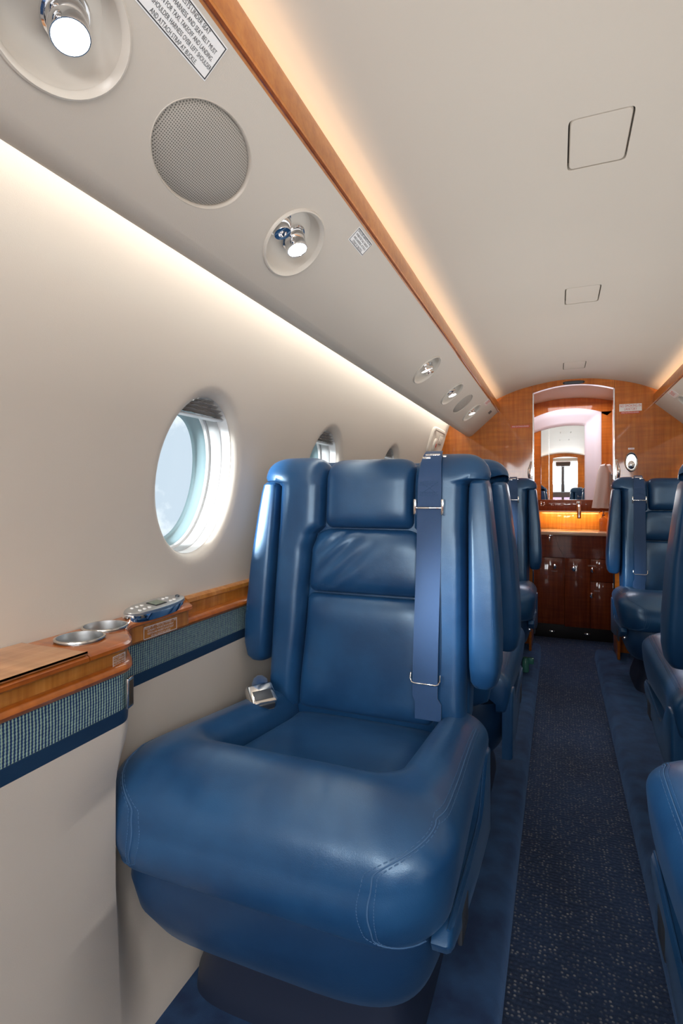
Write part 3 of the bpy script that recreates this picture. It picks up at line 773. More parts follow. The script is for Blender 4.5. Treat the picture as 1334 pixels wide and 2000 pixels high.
# ------------------------------------------------------------------ lavatory
LYB = 4.20
mb = MB(); mb.add(*box((.266, YB + .035, .0), (.30, 4.30, 1.66))); mb.add(*box((-.335, YB + .035, 0), (-.30, 4.30, 1.66)))
lw = mb.build('wall_lavatory', 'cherry veneer'); struct(lw)
wbk = struct(MB().add(*box((-.335, 4.262, .0), (.30, 4.30, 1.66))).build('wall_lavatory_aft', 'cherry veneer'))
hdr = [(.266, 1.548), (.266, 1.66), (-.30, 1.66), (-.30, 1.53)] + [(-.30 + (.566) * k / 20, 1.584 - .045 * ((-.30 + .566 * k / 20 + .01) / .21) ** 2 * (1 if True else 1)) for k in range(1, 20)]
MB().add(*prism(hdr, 'y', 4.195, 4.262)).build('header_panel', 'cherry veneer', wbk)
MB().add(*box((.199, 4.195, .93), (.266, 4.262, 1.55))).build('side_panel', 'cherry veneer', wbk)
# white moulded arch frame round the mirror
t = lf = tag(empty('mirror', (0, 4.2, 1.2)), 'tall lavatory mirror in a white moulded arch, reflecting the cabin and cockpit', 'mirror')
def po(x0, xr, zt, sag, n=24):
    pts = [(xr, .933), (xr, zt - sag - .006)]
    for k in range(n + 1):
        x = xr - (xr - x0) * k / n; pts.append((x, zt - sag * (x / .2) ** 2))
    return pts
R = [po(-.30, .201, 1.584, .036), po(-.30, .190, 1.576, .036), po(-.30, .150, 1.535, .034), po(-.30, .138, 1.515, .034), po(-.30, .112, 1.492, .032), po(-.30, .100, 1.478, .030), po(-.30, .096, 1.470, .03)]
D = (4.192, 4.190, 4.205, 4.225, 4.232, 4.245, 4.258)
V, F = grid(lambda i, j: (R[j][i][0], D[j], R[j][i][1]), len(R[0]), len(R)); mk('moulding', [(x, y - 4.2, z - 1.2) for x, y, z in V], F, 'white paint', lf, sharp=60)
mp_ = [(-.140, .933)] + [(-.140 + .236 * k / 12, 1.468 - .03 * ((-.140 + .236 * k / 12) / .2) ** 2) for k in range(13)] + [(.096, .933)]
MB().add(*prism([(x, z - 1.2) for x, z in mp_], 'y', .054, .058)).build('pane', 'mirror', t, smooth=False)
mp_ = [(-.196, .933)] + [(-.196 + .0535 * k / 4, 1.468 - .03 * ((-.196 + .0535 * k / 4) / .2) ** 2) for k in range(5)] + [(-.1425, .933)]
MB().add(*prism([(x, z - 1.2) for x, z in mp_], 'y', .054, .058)).build('pane', 'mirror', t, smooth=False)
MB().add(*box((-.1425, .053, -.267), (-.1400, .059, .255))).build('divider', 'satin steel', t)
# shelf valance under the mirror, niche, counter, cabinet
van = tag(empty('vanity_cabinet', (0, 3.9, 0)), 'dark glossy cherry vanity cabinet with chrome knobs in the lavatory', 'cabinet')
def vb(name, lo, hi, mat, r=.002, par=van): return MB().add(*box((lo[0], lo[1] - 3.9, lo[2]), (hi[0], hi[1] - 3.9, hi[2]), r)).build(name, mat, par)
vb('body', (-.298, 3.915, .10), (.264, 4.19, .70), 'dark cherry')
vb('kick_board', (-.298, 3.955, .0), (.264, 4.19, .10), 'black')
d1 = vb('door', (-.297, 3.900, .105), (-.0425, 3.916, .548), 'dark cherry')
d2 = vb('door', (-.0395, 3.896, .095), (.114, 3.916, .548), 'dark cherry')
d3 = vb('door', (.1165, 3.896, .095), (.264, 3.916, .40), 'dark cherry')
d4 = vb('door', (.1165, 3.896, .403), (.264, 3.916, .548), 'dark cherry')
V, F = prism([(-.297, .551), (-.0425, .551), (-.078, .62), (-.100, .70), (-.297, .70)], 'y', -.001, .016); f1 = mk('waste_flap', V, F, 'dark cherry', van)
V, F = prism([(-.0395, .551), (.264, .551), (.264, .70), (-.097, .70), (-.075, .62)], 'y', .004, .016); f2 = mk('upper_panel', V, F, 'dark cherry', van)
def knob(par, x, z, y=-.004):
    MB().add(*lathe([(.013, -.004), (.013, .002), (.011, .004), (.0095, .010), (.0125, .016), (.011, .020), (.0003, .022)], (x, y, z), (0, -1, 0), 24, 1.0, 1.35, fr3)).build('knob', 'chrome', par)
knob(d1, -.102, .490, 0); knob(d2, .016, .480); knob(d4, .124 + .004, .478); knob(d3, .123, .312)
MB().add(*box((-.139, -.006, .655), (-.129, .0, .690), .002)).build('lock', 'chrome', f1)
MB().add(*box((-.150, -.004, .692), (-.115, .0, .699), .001)).build('latch_plate', 'chrome', f1)
for (x, z, w, s) in ((.125, .505, .05, 'TRASH'), (.155, .343, .036, 'TISSUE'), (-.103, .458, .05, 'TOILET')):
    placard('tiny white placard on the vanity door, %s' % {'TRASH': 'above the upper right knob', 'TISSUE': 'beside the lowest knob', 'TOILET': 'under the left knob'}[s], basis((x, 3.8955 if x > 0 else 3.8995, z), (1, 0, 0), (0, 0, 1)), w, .011, [s], None, 'white ink', border=(s != 'TOILET'), sizes=[.008], fits=[.8])
ct = tag(empty('countertop', (0, 3.9, .72)), 'pale stone countertop of the lavatory vanity', 'countertop')
MB().add(*box((-.298, -.012, -.02), (.264, .295, .003), .004)).build('slab', 'counter stone', ct)
MB().add(*lathe([(.085, .003), (.08, .0045), (.075, .003), (.06, .0036), (.0003, .0036)], (0, .16, 0), (0, 0, 1), 32, 1.2, .8)).build('basin', 'satin steel', ct)
nb = tag(empty('niche_panel', (0, 4.2, .8)), 'warm lit wooden back panel of the vanity niche', 'panel')
MB().add(*box((-.298, .0, -.078), (.264, .05, .06), .001)).build('back', 'cherry ledge', nb)
vl = tag(empty('valance', (0, 4.10, .89)), 'dark wooden valance below the mirror with a pale bottom edge', 'valance')
MB().add(*box((-.298, .0, -.036), (.264, .13, .043), .002)).build('board', 'dark cherry', vl)
MB().add(*box((-.298, -.003, -.040), (.264, .004, -.034), .001)).build('edge', 'counter stone', vl)
placard('two line white placard on the dark valance left of the faucet', basis((-.085, 4.0992, .902), (1, 0, 0), (0, 0, 1)), .115, .026, ['DO NOT DISPOSE OF TOWELS', 'IN TOILET'], None, 'white ink', border=False, sizes=[.009] * 2, fits=[.95, .7])
t = tag(empty('robe_hook', (-.190, 4.1, .905)), 'small chrome hook at the left end of the dark valance', 'hook')
MB().add(*tube([(0, -.001, -.012), (.010, -.022, -.012), (.022, -.024, -.002), (.018, -.022, .008), (.004, -.012, .010), (0, -.001, .008)], .004, 8)).build('loop', 'chrome', t)
MB().add(*box((-.008, -.004, -.018), (.004, .0, .016), .002)).build('plate', 'chrome', t)
fa = tag(empty('faucet', (.052, 4.1, .87)), 'chrome faucet projecting over the lavatory basin', 'faucet')
MB().add(*box((-.017, -.012, -.015), (.017, .0, .055), .004)).build('mount', 'chrome', fa)
MB().add(*tube([(0, -.002, .03), (0, -.04, .028), (0, -.075, .010), (0, -.085, -.03), (0, -.086, -.062)], [.013, .0145, .0145, .0135, .013], 16)).build('spout', 'chrome', fa)
MB().add(*box((-.010, -.05, .040), (.010, -.004, .048), .003)).build('lever', 'chrome', fa)
so = tag(empty('soap_bottle', (.205, 4.08, .723)), 'clear square bottle of amber soap with chrome pump on the counter', 'bottle')
MB().add(*loftz([(.0, 0, 0, .024, .022, 5), (.003, 0, 0, .0265, .024, 5), (.075, 0, 0, .0265, .024, 5), (.085, 0, 0, .023, .020, 4), (.092, 0, 0, .011, .011, 2), (.100, 0, 0, .011, .011, 2)], 32)).build('bottle', 'amber glass', so)
MB().add(*loftz([(.006, 0, 0, .0225, .020, 5), (.066, 0, 0, .0225, .020, 5)], 24)).build('soap', 'gold amber', so)
MB().add(*lathe([(.012, .100), (.012, .113), (.005, .115), (.005, .128), (.009, .129), (.009, .136), (.0003, .137)], (0, 0, 0), (0, 0, 1), 20)).build('pump', 'chrome', so)
MB().add(*tube([(0, 0, .132), (-.02, -.012, .131), (-.026, -.016, .124)], .004, 8)).build('spout', 'chrome', so)
# towel on a ring
tr_ = tag(empty('towel_ring', (.264, 4.0, 1.10)), 'round chrome towel ring on the right lavatory wall', 'towel ring')
MB().add(*lathe([(.028, 0), (.028, .006), (.02, .012), (.0003, .012)], (0, 0, -.005), (-1, 0, 0), 24)).build('rose', 'chrome', tr_)
MB().add(*tube([(-.010, 0, -.005), (-.050, 0, .055)], .005, 8)).build('arm', 'chrome', tr_)
MB().add(*tube([(-.054 , -.055, .066), (-.054, .055, .066)], .005, 8)).build('bar', 'chrome', tr_)
tw = tag(empty('hand_towel', (.20, 4.0, 1.0)), 'folded pale hand towel hanging beside the lavatory mirror', 'towel')
def twf(sgn):
    R = []
    for j in range(15):
        v = j / 14; z = .175 - .295 * v if j > 1 else .172 - .01 * j
        hw = .030 + .022 * v; cx = .002 - .022 * v + sgn * .0
        n = 36; ring = []
        for k in range(n):
            a = 2 * PI * k / n; x, y = sell(a, hw * (.35 if j == 0 else .75 if j == 1 else 1), .014 * (.5 if j == 0 else 1), 2.6)
            y += .003 * math.sin(x * 150 + v * 2) * v
            ring.append((cx + x, y + sgn * .018, z + .002 * math.sin(x * 120)))
        R.append(ring)
    return rings(R)
MB().add(*twf(-1)).build('front_fold', 'towel cloth', tw)
V, F = twf(1); mk('rear_fold', [(x + .026, y, z - .0 if z > .1 else z + .03) for x, y, z in V], F, 'towel cloth', tw)
# floor lamps at the cabinet foot
for k, x in enumerate((-.118, .10)):
    t = tag(empty('floor_lamp', (x, 3.952, .045)), ['small lit floor lamp at the cabinet foot, left of two', 'small lit floor lamp at the cabinet foot, right of two'][k], 'lamp', 'floor lamps below the vanity')
    MB().add(*lathe([(.019, 0), (.019, .004), (.015, .006)], (0, 0, 0), (0, -1, 0), 24, 1, .5, fr3)).build('bezel', 'satin steel', t)
    MB().add(*lathe([(.0155, .0052), (.0003, .0062)], (0, 0, 0), (0, -1, 0), 24, 1, .5, fr3)).build('lens', 'floor lamp', t)
# small green fitting on the side floor by the left far seat
t = tag(empty('green_flask', (-.235, 2.93, .062)), 'small green plastic flask on the floor by the far left seat', 'flask')
MB().add(*lathe([(.014, .0), (.017, .004), (.017, .060), (.012, .068), (.012, .075), (.0003, .076)], (0, 0, 0), (0, 0, 1), 20)).build('body', 'green plastic', t)
MB().add(*box((.012, -.012, .045), (.040, .012, .075), .003)).build('valve', 'green plastic', t)

# ------------------------------------------------------------------ front of the cabin (seen only in the mirror)
wf = [(-.86, .0), (-.16, 0), (-.16, 1.58)] + [(-.16 + .38 * k / 10, 1.60 - .02 * ((k - 5) / 5) ** 2) for k in range(11)] + [(.22, 0), (.86, 0), (.86, .9), (.82, 1.2), (.74, 1.50), (.5, 1.56), (.3, 1.63), (0, 1.68), (-.3, 1.63), (-.5, 1.56), (-.74, 1.50), (-.82, 1.2), (-.86, .9)]
struct(MB().add(*prism(wf, 'y', Y0 - .03, Y0)).build('wall_front', 'cherry veneer'))
cp = tag(empty('instrument_panel', (0, -2.3, .6)), 'cockpit instrument panel seen in the lavatory mirror', 'panel')
MB().add(*box((-.7, -.1, 0), (.7, .1, .42), .02)).build('glare_shield', 'cockpit grey', cp)
for x in (-.40, -.13, .13, .40): MB().add(*box((x - .11, .10, .10), (x + .11, .106, .32), .004)).build('screen', 'avionics screen', cp)
MB().add(*box((-.16, .10, -.3), (.16, .7, .02), .02)).build('pedestal', 'cockpit grey', cp)
ck = tag(empty('windscreen_frame', (0, -2.3, 1.2)), 'cockpit windscreen posts and headliner seen in the mirror', 'frame')
MB().add(*tube([(0, 0, -.2), (0, .25, .35)], .03, 8)).build('centre_post', 'cockpit grey', ck)
for sx in (-1, 1): MB().add(*tube([(sx * .62, .05, -.2), (sx * .5, .45, .35)], .05, 8)).build('side_post', 'cockpit grey', ck)
MB().add(*box((-.6, .3, .33), (.6, 1.02, .38), .01)).build('headliner', 'ceiling covering', ck)
MB().add(*box((-.12, .55, .26), (.12, .7, .34), .02)).build('overhead_switch_box', 'cockpit grey', ck)

# ------------------------------------------------------------------ seats
ZS = .06
def bpath(s):
    k = .10
    if s <= 1.0:
        n = Vector((0, -1, k)).normalized(); return Vector((0, .045 + k * (s - .47), s)), n
    y0 = .045 + k * .53; r = .022; a = (s - 1.0) / r * .62
    return Vector((0, y0 + r - r * math.cos(a), 1.0 + r * math.sin(a))), Vector((0, -math.cos(a), math.sin(a)))
def prof(t, p, q): return max(0.0, 1 - abs(2 * t - 1) ** p) ** q
def cosd(i, n): return .5 - .5 * math.cos(PI * i / (n - 1))
def pad(s0, s1, xl, xr, h, pu=5, pv=5, q=.5, nu=33, nv=33, rc=.03, wr=None, endv=(1, 1)):
    def f(i, j):
        u = cosd(i, nu); v = cosd(j, nv); s = s0 + (s1 - s0) * v
        a, b = xl(s), xr(s)
        dv = min((v) * (s1 - s0) if endv[0] else 9, (1 - v) * (s1 - s0) if endv[1] else 9)
        if dv < rc: ins = rc - math.sqrt(max(0, rc * rc - (rc - dv) ** 2)); a += ins; b -= ins
        P, n = bpath(s)
        vv = v
        if not endv[0]: vv = .5 + v / 2
        elif not endv[1]: vv = v / 2
        hh = h * prof(u, pu, q) * prof(vv, pv, q)
        if wr: hh += wr(u, v) * prof(u, 8, 1) * prof(vv, 8, 1)
        return P + n * hh + Vector((a + (b - a) * u, 0, 0)), f
    return grid(lambda i, j: tuple(f(i, j)[0]), nu, nv)
def lerp_tab(T, s):
    if s <= T[0][0]: return T[0][1]
    for (a, va), (b, vb) in zip(T, T[1:]):
        if s <= b: return va + (vb - va) * sm((s - a) / (b - a))
    return T[-1][1]
BOT, CREASE, HEADZ, TOPS = .452, .728, .888, 1.065
XIN = [(.47, .168), (.70, .156), (.83, .150), (.868, .138), (.893, .114), (1.1, .113)]
XOUT = [(.47, .240), (.60, .239), (.90, .235), (.992, .235), (1.006, .284), (1.03, .284), (1.06, .276), (1.10, .262)]
xin = lambda s: lerp_tab(XIN, s)
xout = lambda s: lerp_tab(XOUT, s) - (max(0, s - 1.03) ** 2) * 8
# U-shaped cushion surround
def rrect(q, hw, yr, yf, r):
    """q in 0..1 from rear left round the front to rear right"""
    if q < .3: t = q / .3; return Vector((-hw, yr + (yf + r - yr) * t, 0))
    if q < .42: a = (q - .3) / .12 * PI / 2; return Vector((-hw + r - r * math.cos(a), yf + r - r * math.sin(a), 0))
    if q < .58: t = (q - .42) / .16; return Vector((-hw + r + (2 * hw - 2 * r) * t, yf, 0))
    if q < .70: a = (q - .58) / .12 * PI / 2; return Vector((hw - r + r * math.sin(a), yf + r - r * math.cos(a), 0))
    t = (q - .7) / .3; return Vector((hw, yf + r + (yr - yf - r) * t, 0))
ZB = .372
def ztop(y): return .490 + .115 * max(0, -y)
def q_y(q): return rrect(q, .2, .045, -.49, .1).y
def ubol(q, t):
    ins = rrect(q, .170, .045, -.308, .05); out = rrect(q, .286 + .012 * sm((-q_y(q)) / .4), .045, -.490, .100)
    d = out - ins; yc = (ins.y + out.y) / 2; zt = ztop(yc * 1.0) + .004
    zin = ztop(ins.y) - .068; fc = .36
    fr = sm((q - .3) / .14) * (1 - sm((q - .56) / .14))
    h = .055 + .040 * fr
    if t < .25: a = t / .25 * PI / 2; f = fc * (1 - math.cos(a)); z = zin + (zt - zin) * math.sin(a)
    elif t < .6: a = (t - .25) / .35 * PI / 2; f = fc + (1 - fc) * math.sin(a); z = zt - h * (1 - math.cos(a))
    elif t < .9: w = (t - .6) / .3; f = 1 + (.020 + .03 * fr) * math.sin(PI * w) - (.12 - .08 * fr) * w; z = zt - h + (ZB - zt + h) * w
    else: w = (t - .9) / .1; f = .88 + .08 * fr - .22 * w; z = ZB - .004 * math.sin(w * PI / 2)
    p = ins + d * f; p.z = z
    if .42 < q < .58 and .2 < t < .6: # soft radial creases across the front roll
        p.z += .0010 * math.sin(p.x * 190 + 2 * math.sin(p.x * 37)) * math.sin((t - .2) / .4 * PI)
    return p
def dashes(path, L=.0042, gap=.0022, w=.0005, lift=.0004):
    """path: list of (point, normal); returns little thread boxes"""
    mb = MB(); acc = 0; on = True
    for (p, n), (p2, n2) in zip(path, path[1:]):
        p, p2, n = Vector(p), Vector(p2), Vector(n); d = p2 - p
        if d.length < 1e-6: continue
        t = d.normalized(); b = t.cross(n).normalized(); k = max(1, int(d.length / (L + gap)))
        st = d.length / k
        for i in range(k):
            a = p + t * (i * st) + n * lift; c = a + t * (st * L / (L + gap)); ww = b * w; up = n * .0005
            mb.add([a - ww, a + ww, c + ww, c - ww, a - ww * .4 + up, a + ww * .4 + up, c + ww * .4 + up, c - ww * .4 + up],
                   [(4, 5, 6, 7), (0, 1, 5, 4), (1, 2, 6, 5), (2, 3, 7, 6), (3, 0, 4, 7)])
    return mb
MESHCACHE = {}
def make_seat(side, label, loc, rotz):
    t = tag(empty('cabin_seat', loc, rotz), label, 'seat', 'navy leather cabin seats')
    sx = side
    def B(key, name, mb, mat, parent=t, **k):
        ck_ = (key, side)
        if ck_ in MESHCACHE:
            o = bpy.data.objects.new(name, MESHCACHE[ck_]); COL.objects.link(o); o.parent = parent; return o
        mb = mb() if callable(mb) else mb
        mb.v = [(p[0] * sx, p[1], p[2] - ZS) for p in mb.v]
        o = mb.build(name, mat, parent, **k); MESHCACHE[ck_] = o.data; return o
    # back shell
    B('shell', 'back_shell', lambda: MB().add(*loftz([(.40, 0, .095, .20, .03, 4), (.42, 0, .095, .232, .045, 5), (.47, 0, .10, .242, .055, 5), (.70, 0, .135, .246, .062, 5), (.90, 0, .150, .244, .062, 5), (.99, 0, .155, .243, .056, 5), (1.015, 0, .156, .238, .050, 5), (1.034, 0, .156, .22, .038, 4), (1.042, 0, .156, .18, .02, 3)], 64)), 'navy leather')
    wr = lambda u, v: .0034 * math.sin((u * 1.0 - v * .55) * 34) * math.exp(-((u - .25) / .22) ** 2)
    B('headpad', 'headrest', lambda: MB().add(*pad(HEADZ, TOPS + .035, lambda s: -.111, lambda s: .111, .036, 7, 7, .45, 41, 41, .018)), 'navy leather')
    B('lumbar', 'upper_back_pad', lambda: MB().add(*pad(CREASE + .003, HEADZ - .002, lambda s: -xin(s) + .003, lambda s: xin(s) - .003, .030, 7, 4, .5, 41, 33, .020, wr)), 'navy leather')
    B('lower', 'lower_back_pad', lambda: MB().add(*pad(BOT, CREASE - .001, lambda s: -xin(s) + .003, lambda s: xin(s) - .003, .029, 7, 6, .5, 41, 41, .016)), 'navy leather')
    for sg in (-1, 1):
        fl = (lambda s: xin(s)) if sg > 0 else (lambda s: -xout(s)); fr_ = (lambda s: xout(s)) if sg > 0 else (lambda s: -xin(s))
        B('bol%d' % sg, 'side_bolster', lambda: MB().add(*pad(BOT, TOPS + .035, fl, fr_, .045, 4.2, 16, .5, 37, 100, .006)), 'navy leather')
        # folded armrest along the back
        def arm():
            S = [(.552, .274, .066, .012, .030, 2.6), (.556, .276, .066, .022, .044, 3.2), (.568, .277, .066, .029, .053, 3.8), (.60, .2785, .067, .0325, .058, 4.5), (.66, .278, .071, .0335, .060, 4.8), (.80, .273, .084, .031, .056, 4.8), (.92, .265, .094, .0255, .052, 4.8), (.975, .262, .102, .022, .050, 4.8), (.995, .261, .104, .020, .048, 4), (1.002, .261, .106, .016, .040, 3)]
            return MB().add(*loftz([(z, sg * cx, cy, hx, hy, e) for z, cx, cy, hx, hy, e in S], 40))
        ar = B('arm%d' % sg, 'armrest', arm, 'navy leather')
        def st():
            pth = []
            for k in range(40):
                z = .60 + .39 * k / 39; cx = lerp_tab([(.60, .2785), (.66, .278), (.80, .273), (.92, .265), (.985, .262)], z); cy = lerp_tab([(.6, .066), (.66, .070), (.80, .084), (.92, .094), (.985, .1)], z)
                hx = lerp_tab([(.6, .031), (.66, .0335), (.80, .031), (.92, .025), (.985, .020)], z); hy = lerp_tab([(.6, .056), (.66, .060), (.8, .056), (.92, .052), (.985, .048)], z)
                pth.append(((sg * (cx + hx * .62), cy - hy * .925, z), (sg * .35, -1, 0)))
            return dashes(pth)
        o = B('armst%d' % sg, 'stitching', st, 'thread', ar); o['kind'] = 'stuff'
        def ps():
            pts = [(sg * (.262 - .0), 0, 0)]
            sec = [(.05, .425), (.035, .432), (.010, .432), (-.010, .425), (-.035, .400), (-.070, .362), (-.10, .348), (-.15, .345), (-.25, .352), (-.37, .366), (-.408, .366), (-.42, .352), (-.41, .335), (-.30, .30), (-.15, .27), (.0, .25), (.055, .245)]
            mb = MB(); n = len(sec); R = []
            cy = sum(p[0] for p in sec) / n; cz = sum(p[1] for p in sec) / n
            for dx, sc in ((.262, 1), (.282, 1), (.287, .985), (.290, .95)):
                R.append([(sg * dx, cy + (y - cy) * sc, cz + (z - cz) * (sc if z < cz else 1 - (1 - sc) * .6)) for y, z in sec])
            return mb.add(*rings(R))
        B('panel%d' % sg, 'side_panel', ps, 'navy leather', sharp=50)
        def pp():
            sec = [(.05, .426), (.035, .433), (.010, .433), (-.010, .426), (-.035, .401), (-.070, .363), (-.10, .349), (-.15, .346), (-.25, .353), (-.37, .367), (-.408, .367)]
            return MB().add(*tube([(sg * .2835, y, z) for y, z in sec], .0022, 6))
        B('piping%d' % sg, 'piping', pp, 'navy leather')
    # bolster stitching beside the pads
    def bst():
        mb = MB()
        for sg in (-1, 1):
            for off in (.006,):
                pth = []
                for k in range(90):
                    s = BOT + .02 + (1.04 - BOT) * k / 89; P, n = bpath(s); u = .1
                    x = sg * (xout(s) - (xout(s) - xin(s)) * .07); hh = .045 * prof(.035 + .0, 3.2, .55) * 1.0
                    pth.append((P + n * hh + Vector((x, 0, 0)), (sg * .5, n.y, n.z)))
                q = dashes(pth); mb.add(q.v, q.f)
        return mb
    o = B('bst', 'stitching', bst, 'thread'); o['kind'] = 'stuff'
    # cushion
    def surr():
        V, F = grid(lambda i, j: tuple(ubol(i / 120, j / 44)), 121, 45)
        for col in (0, 120):   # rounded rear ends
            n0 = len(V); c = [V[j * 121 + col] for j in range(45)]; mx_ = sum(q[0] for q in c) / 45; mz_ = sum(q[2] for q in c) / 45
            prev = [j * 121 + col for j in range(45)]
            for sc, dy in ((.96, .010), (.85, .018), (.6, .022)):
                cur = []
                for q in c: cur.append(len(V)); V.append((mx_ + (q[0] - mx_) * sc, q[1] + dy, mz_ + (q[2] - mz_) * sc))
                for j in range(44): F.append((prev[j], prev[j + 1], cur[j + 1], cur[j]))
                prev = cur
            F.append(tuple(prev))
        return MB().add(V, F)
    B('surround', 'cushion_surround', surr, 'navy leather', sharp=60)
    def pan():
        def f(i, j):
            u = cosd(i, 33); v = cosd(j, 33); x = -.172 + .344 * u; y = .06 - .365 * v
            return (x, y, ztop(y) - .060 + .018 * prof(u, 4, .5) * prof(v, 5, .5))
        return MB().add(*grid(f, 33, 33))
    B('pan', 'seat_pan', pan, 'navy leather')
    def pst():
        mb = MB()
        for sg in (0, 1):
            pth = []; pth2 = []; pts = []
            for k in range(90):
                w = k / 89
                if w < .5: q = .97 - (.97 - .665) * (w / .5); tt = .43
                elif w < .68: e = (w - .5) / .18; q = .665 - .083 * sm(e); tt = .43 + .12 * e
                elif w < .87: e = (w - .68) / .19; q = .582 - .004 * math.sin(PI * e); tt = .55 + .26 * e
                else: e = (w - .87) / .13; q = .582 + .06 * (1 - math.cos(e * PI / 2)); tt = .81 + .085 * math.sin(e * PI / 2)
                if sg: q = 1 - q
                P = ubol(q, tt); P2 = ubol(q, tt + .01); Pq = ubol(q + .004, tt); n = (P2 - P).cross(Pq - P).normalized()
                out = Vector((P.x, P.y + .15, P.z - .40))
                if n.dot(out) < 0: n = -n
                pts.append(P + n * .0004); pth.append((ubol(q - (.006 if not sg else -.006) * (1 if w > .5 else 0), tt - (.02 if w <= .5 else .004)), n)); pth2.append((ubol(q + (.005 if not sg else -.005) * (1 if w > .5 else 0), tt + (.02 if w <= .5 else .004)), n))
            for pp_ in (pth, pth2): qd = dashes(pp_, .0055, .003, .0007); mb.add(qd.v, qd.f)
            mb.add(*tube(pts, .0011, 5))
        return mb
    o = B('pst', 'seam', pst, 'thread'); o['kind'] = 'stuff'
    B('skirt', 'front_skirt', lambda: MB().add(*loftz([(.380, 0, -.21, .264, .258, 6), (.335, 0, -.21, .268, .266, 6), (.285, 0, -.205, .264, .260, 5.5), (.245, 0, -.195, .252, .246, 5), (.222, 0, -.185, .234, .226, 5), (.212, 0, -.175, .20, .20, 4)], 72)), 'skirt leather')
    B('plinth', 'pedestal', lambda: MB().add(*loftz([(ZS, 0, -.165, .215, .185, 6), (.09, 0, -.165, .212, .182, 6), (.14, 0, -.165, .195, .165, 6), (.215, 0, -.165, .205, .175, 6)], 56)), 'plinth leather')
    # recline lever and knob on the aisle side
    B('lever', 'recline_lever', lambda: MB().add(*box((.283, -.33, .285), (.291, -.27, .335), .003)), 'dark metal')
    B('kn', 'height_knob', lambda: MB().add(*lathe([(.011, 0), (.011, .006), (.008, .012), (.0003, .013)], (.262, -.37, .315), (1, -.2, 0), 20)), 'chrome')
    # shoulder harness
    X0, X1 = .129, .184
    def strap(s0, s1, lift, x0=X0, x1=X1, n=40, th=.0022):
        R = []
        for k in range(n):
            s = s0 + (s1 - s0) * k / (n - 1); P, nn = bpath(s); li = lift(s) if callable(lift) else lift
            a, b = (x0(s), x1(s)) if callable(x0) else (x0, x1)
            R.append([tuple(P + nn * li + Vector((a, 0, 0))), tuple(P + nn * li + Vector((b, 0, 0))), tuple(P + nn * (li - th) + Vector((b, 0, 0))), tuple(P + nn * (li - th) + Vector((a, 0, 0)))])
        return rings(R)
    lf_ = lambda s: .050 + (.004 * math.sin((s - .5) * 14)) * (1 if s < .93 else 0)
    bt = B('belt', 'shoulder_belt', lambda: MB().add(*strap(.478, .945, lf_, lambda s: X0 + (.006 if s < .52 else 0), lambda s: X1 + (.008 if s < .52 else 0))), 'belt webbing', sharp=30)
    B('beltup', 'upper_strap', lambda: MB().add(*strap(.938, 1.045, lambda s: .053, lambda s: X0 + .002 + max(0, s - 1.0) * .16, lambda s: X1 - max(0, s - 1.0) * .16)), 'belt webbing', bt, sharp=30)
    def patch():
        mb = MB()
        for row in range(9):
            s = .962 + .004 * row; P, n = bpath(s); pts = []
            for k in range(2): pts.append((P + n * .0535 + Vector((X0 + .006 + (X1 - X0 - .012) * k, 0, 0)), n))
            if row in (0, 1, 2, 6, 7, 8): q = dashes(pts, .003, .002, .0005); mb.add(q.v, q.f)
        for a, b in ((0, 1), (1, 0)):
            P0_, n = bpath(.964); P1_, _ = bpath(.994)
            q = dashes([(P0_ + n * .0535 + Vector((X0 + .006 + (X1 - X0 - .012) * a, 0, 0)), n), (P1_ + n * .0535 + Vector((X0 + .006 + (X1 - X0 - .012) * b, 0, 0)), n)], .003, .002, .0005); mb.add(q.v, q.f)
        return mb
    o = B('patch', 'stitching', patch, 'thread', bt); o['kind'] = 'stuff'
    def adj():
        mb = MB(); P, n = bpath(.940)
        for x in (X0 - .006, X1 + .001):
            mb.add(*box((x, P.y - .060, .925), (x + .006, P.y - .045, .960), .0015))
        mb.add(*box((X0 - .004, P.y - .0555, .938), (X1 + .005, P.y - .051, .942), .001))
        return mb
    B('adj', 'adjuster', adj, 'belt hardware', bt)
    def rng():
        P, n = bpath(.560); y = P.y - .054
        pts = [(X0 - .005, y + .004, .580), (X0 - .005, y, .568), (X0 - .002, y - .001, .561), (X0 + .004, y - .001, .559), (X1 - .004, y - .001, .559), (X1 + .002, y - .001, .561), (X1 + .005, y, .568), (X1 + .005, y + .004, .580)]
        return MB().add(*tube(pts, .0018, 8))
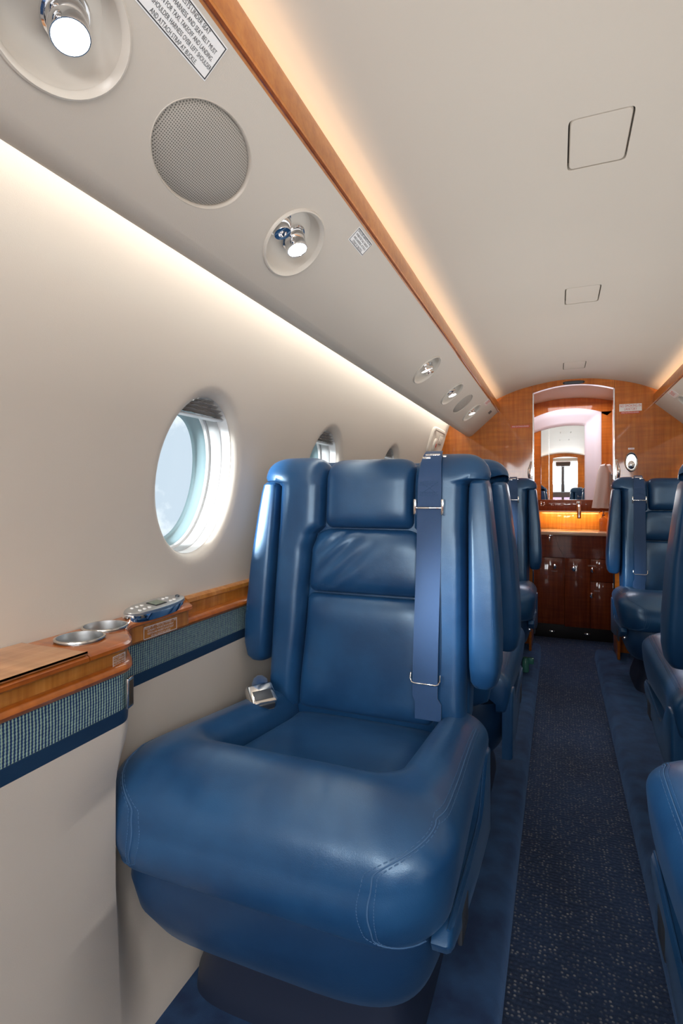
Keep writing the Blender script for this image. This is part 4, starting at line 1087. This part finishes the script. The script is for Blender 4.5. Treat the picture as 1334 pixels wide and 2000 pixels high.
    B('ring', 'belt_ring', rng, 'belt hardware', bt)
    def fit():
        mb = MB(); cx = (X0 + X1) / 2
        mb.add(*box((cx - .017, .075, 1.0555), (cx + .019, .120, 1.0640), .003)); mb.add(*box((cx - .021, .066, 1.0495), (cx - .002, .080, 1.0570), .002)); mb.add(*box((cx + .010, .085, 1.0535), (cx + .031, .112, 1.0610), .003))
        return mb
    B('fit', 'top_fitting', fit, 'chrome', bt)
    # lap belt with buckle on the other side
    lap = B('lap', 'lap_belt', lambda: MB().add(*tube([(-.262, .02, .500), (-.250, -.006, .512), (-.236, -.028, .518), (-.222, -.044, .514)], [.014, .018, .020, .016], 10)), 'belt webbing')
    def bk():
        M_ = basis((-.206, -.075, .507), (.62, -.52, -.50), (.55, .75, .1)) @ Matrix.Scale(1.4, 4)
        mb = MB().add(*box((-.020, -.0225, -.010), (.020, .0225, .011), .005, 3)); return mb.xf(lambda p: M_ @ p)
    bu = B('buckle', 'buckle', bk, 'belt hardware', lap)
    def bk2():
        M_ = basis((-.206, -.075, .507), (.62, -.52, -.50), (.55, .75, .1)) @ Matrix.Scale(1.4, 4)
        mb = MB().add(*box((.0195, -.017, -.007), (.0215, .017, .007), .002)); mb.add(*box((-.004, -.015, .0108), (.014, .015, .0118), .0003)); return mb.xf(lambda p: M_ @ p)
    B('bk2', 'buckle_inset', bk2, 'dark metal', lap)
    return t
SXL, SXR = -.505, .470
make_seat(1, 'navy leather seat in the left foreground, facing the camera', (SXL, 1.160, ZS), 0)
make_seat(-1, 'navy seat back to back behind the left foreground seat', (SXL + .02, 1.60, ZS), PI)
make_seat(1, 'navy leather seat farthest back on the left, against the bulkhead', (SXL + .03, 3.16, ZS), 0)
make_seat(1, 'navy seat cushion cut off by the lower right picture edge', (.355, .64, ZS), PI)
make_seat(1, 'navy seat facing away at the right picture edge, its back to the camera', (SXR, 1.60, ZS), PI)
make_seat(-1, 'navy leather seat farthest back on the right, facing the camera', (SXR, 3.16, ZS), 0)
